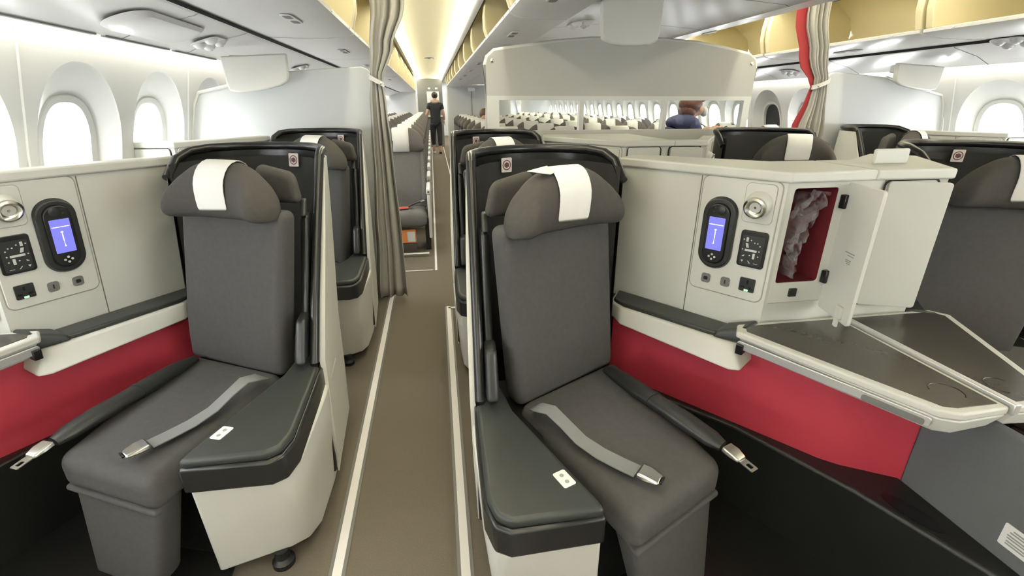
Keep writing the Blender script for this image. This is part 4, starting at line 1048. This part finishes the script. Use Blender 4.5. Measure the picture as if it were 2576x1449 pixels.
skin_mesh('shirt', n2, e2, M['uniform'], t, label='dark uniform top')
n3 = [(w(0,0,.99), (.160,.118))]; e3 = []
for s, ph in ((-1,.10), (1,-.12)):
    chain(n3, e3, 0, [(w(.095*s,0,.78), .105), (w(.098*s,ph*.6,.50), .078), (w(.093*s,ph-.03,.22), .060)])
skin_mesh('trousers', n3, e3, M['uniform'], t)
ob('scarf', tube([w(.085*math.cos(a),.01+.075*math.sin(a),1.465+.015*math.cos(2*a)) for a in [2*PI*i/16 for i in range(17)]], .044, 8), M['scarf'], t)
ob('hair', merge(ball(w(0,.015,1.645), .090, .100, .095), ball(w(0,-.085,1.66), .045, .042, .045)), M['hair1'], t, smooth=80)
for s, ph in ((-1,.10), (1,-.12)):
    ob('shoe', hexa([w(.09*s-.045,ph-.05,.0), w(.09*s+.045,ph-.05,0), w(.09*s+.04,ph+.19,0), w(.09*s-.04,ph+.19,0), w(.09*s-.04,ph-.05,.07), w(.09*s+.04,ph-.05,.07), w(.09*s+.035,ph+.17,.055), w(.09*s-.035,ph+.17,.055)], .02), M['label'] if s < 0 else M['dark'], t)
for s, wr, dd in ((1, w(.25,.10,.95), (0,.3,-1)), (-1, w(-.40,.10,1.03), (-.6,.6,-.2))):
    nn_, ee_ = fingers(t, wr, dd, (0,1,0.2), M['skin']); skin_mesh('hand', nn_, ee_, M['skin'], t, sub=1)
# woman in a navy jacket bending over the right seats
P0 = Vector((2.39,4.72,0))
t = thing('person', P0, 'person with auburn hair in a navy jacket bending beyond the divider window', 'person')
nodes = [(w(-.02,0,.86), (.10,.12))]; edges = []
c1 = chain(nodes, edges, 0, [(w(.02,0,1.00), (.09,.11)), (w(.09,0,1.13), (.10,.125)), (w(.15,0,1.22), (.085,.11))])
nk = chain(nodes, edges, c1, [(w(.205,0,1.275), .05), (w(.24,-.0,1.315), .055)])
hd = chain(nodes, edges, nk, [(w(.275,0,1.335), (.085,.078)), (w(.285,0,1.385), (.075,.072))])
for s in (-1, 1):
    chain(nodes, edges, 0, [(w(0,.09*s,.80), .085), (w(.03,.095*s,.46), .06), (w(-.02,.09*s,.10), .042), (w(-.01,.09*s,.045), .038), (w(.12,.09*s,.03), .03)])
    chain(nodes, edges, c1, [(w(.15,.16*s,1.20), .055), (w(.25,.19*s,1.03), .045), (w(.38,.10*s,1.12), .036), (w(.40,.07*s,1.14), .03)])
skin_mesh('body', nodes, edges, M['skin'], t)
n2 = [(w(-.03,0,.76), (.16,.18))]; e2 = []
c2 = chain(n2, e2, 0, [(w(.02,0,1.0), (.145,.165)), (w(.085,0,1.13), (.15,.175)), (w(.145,0,1.215), (.125,.155)), (w(.185,0,1.265), (.072,.075))])
for s in (-1, 1): chain(n2, e2, c2-1, [(w(.15,.165*s,1.20), .075), (w(.245,.193*s,1.035), .068), (w(.335,.13*s,1.092), .056), (w(.40,.075*s,1.138), .050)])
skin_mesh('jacket', n2, e2, M['navy'], t, label='navy blue jacket')
n3 = [(w(-.02,0,.84), (.145,.165))]; e3 = []
for s in (-1, 1): chain(n3, e3, 0, [(w(0,.095*s,.72), .10), (w(.03,.098*s,.46), .078), (w(-.02,.092*s,.14), .06)])
skin_mesh('trousers', n3, e3, M['uniform'], t)
ob('hair', merge(ball(w(.195,0,1.385), .115, .115, .095), ball(w(.165,0,1.325), .085, .105, .085), ball(w(.265,0,1.435), .085, .09, .035)), M['hair2'], t, smooth=80)
ob('face_mask', merge(ball(w(.352,0,1.318), .030, .055, .05)), M['mask'], t, smooth=80, label='white face mask')
ob('glasses', merge(tube([w(.355,-.06,1.365), w(.375,-.03,1.362), w(.375,.03,1.362), w(.355,.06,1.365)], .004, 6), tube([w(.355,-.075,1.365), w(.27,-.082,1.368)], .003, 6)), M['glyph'], t)
ob('nose', ball(w(.362,0,1.345), .018, .014, .02), M['skin'], t, smooth=80)
for s in (-1, 1):
    ob('ear', ball(w(.27,.082*s,1.345), .018, .010, .026), M['skin'], t, smooth=80)
    nn_, ee_ = fingers(t, w(.40,.07*s,1.14), (1,-.2*s,.1), (0,1,0), M['skin']); skin_mesh('hand', nn_, ee_, M['skin'], t, sub=1)
    ob('shoe', hexa([w(-.06,.09*s-.04,0), w(.16,.09*s-.04,0), w(.16,.09*s+.04,0), w(-.06,.09*s+.04,0), w(-.05,.09*s-.035,.07), w(.14,.09*s-.03,.05), w(.14,.09*s+.03,.05), w(-.05,.09*s+.035,.07)], .02), M['dark'], t)
# seated passenger far back in the centre block
P0 = Vector((.90,8.50,0))
t = thing('person', P0, 'seated person with brown hair in the centre economy block', 'person')
nodes = [(w(0,-.08,.53), (.15,.11))]; edges = []
c1 = chain(nodes, edges, 0, [(w(0,-.06,.75), (.14,.10)), (w(0,-.03,.95), (.15,.10)), (w(0,-.02,1.06), (.12,.08))])
nk = chain(nodes, edges, c1, [(w(0,-.03,1.13), .05), (w(0,-.05,1.19), (.072,.085)), (w(0,-.05,1.26), (.06,.07))])
for s in (-1, 1):
    chain(nodes, edges, 0, [(w(.09*s,-.14,.53), .08), (w(.09*s,-.50,.52), .06), (w(.09*s,-.52,.10), .042), (w(.09*s,-.62,.04), .035)])
    chain(nodes, edges, c1, [(w(.17*s,-.04,1.03), .055), (w(.20*s,-.10,.78), .042), (w(.14*s,-.32,.66), .034), (w(.12*s,-.40,.65), .028)])
skin_mesh('body', nodes, edges, M['skin'], t)
n2 = [(w(0,-.08,.55), (.165,.125))]; e2 = []
c2 = chain(n2, e2, 0, [(w(0,-.06,.75), (.16,.12)), (w(0,-.03,.95), (.17,.12)), (w(0,-.02,1.06), (.13,.09))])
for s in (-1, 1): chain(n2, e2, c2-1, [(w(.175*s,-.04,1.03), .068), (w(.205*s,-.10,.78), .055)])
skin_mesh('shirt', n2, e2, M['scarf'], t)
ob('hair', ball(w(0,-.02,1.245), .092, .10, .085), mat('hair_brown', (.10,.045,.025), .6, var=.2), t, smooth=80)

# ------------------------------------------------------------------ world, camera, view
wd = bpy.data.worlds.new('World'); SC.world = wd; wd.use_nodes = True
bg = wd.node_tree.nodes['Background']; bg.inputs[0].default_value = (.95,.98,1.0,1); bg.inputs[1].default_value = 19.0
cam = bpy.data.cameras.new('Camera'); co = bpy.data.objects.new('Camera', cam); COL.objects.link(co)
Fpx, VX, VY = 1180.0, 1083.0, 264.0
yv = Vector((VX-1288, 724.5-VY, Fpx)).normalized()           # cabin axis seen from the camera (x right, y up, z ahead)
th = math.atan2(724.5-VY, Fpx)
uz = Vector((0, math.cos(th), -math.sin(th))); uz = (uz-yv*uz.dot(yv)).normalized()
xv = Vector((uz.y*yv.z-uz.z*yv.y, uz.z*yv.x-uz.x*yv.z, uz.x*yv.y-uz.y*yv.x))
if xv.x < 0: xv = -xv
R = Matrix(((xv.x, xv.y, -xv.z, 0), (yv.x, yv.y, -yv.z, 0), (uz.x, uz.y, -uz.z, 0), (0, 0, 0, 1)))
co.matrix_world = Matrix.Translation((0, 0, 1.38)) @ R
cam.sensor_width = 36; cam.lens = 36*Fpx/2576; cam.clip_start = .02; cam.clip_end = 200
SC.camera = co
vs = SC.view_settings; vs.view_transform = 'Standard'; vs.look = 'None'; vs.gamma = 1; vs.use_curve_mapping = False; vs.exposure = 0.02
cy = SC.cycles
cy.max_bounces = 6; cy.diffuse_bounces = 3; cy.glossy_bounces = 3; cy.transparent_max_bounces = 8; cy.caustics_reflective = False; cy.caustics_refractive = False; cy.use_adaptive_sampling = True; cy.adaptive_threshold = .1; cy.use_denoising = True; cy.sample_clamp_indirect = 6
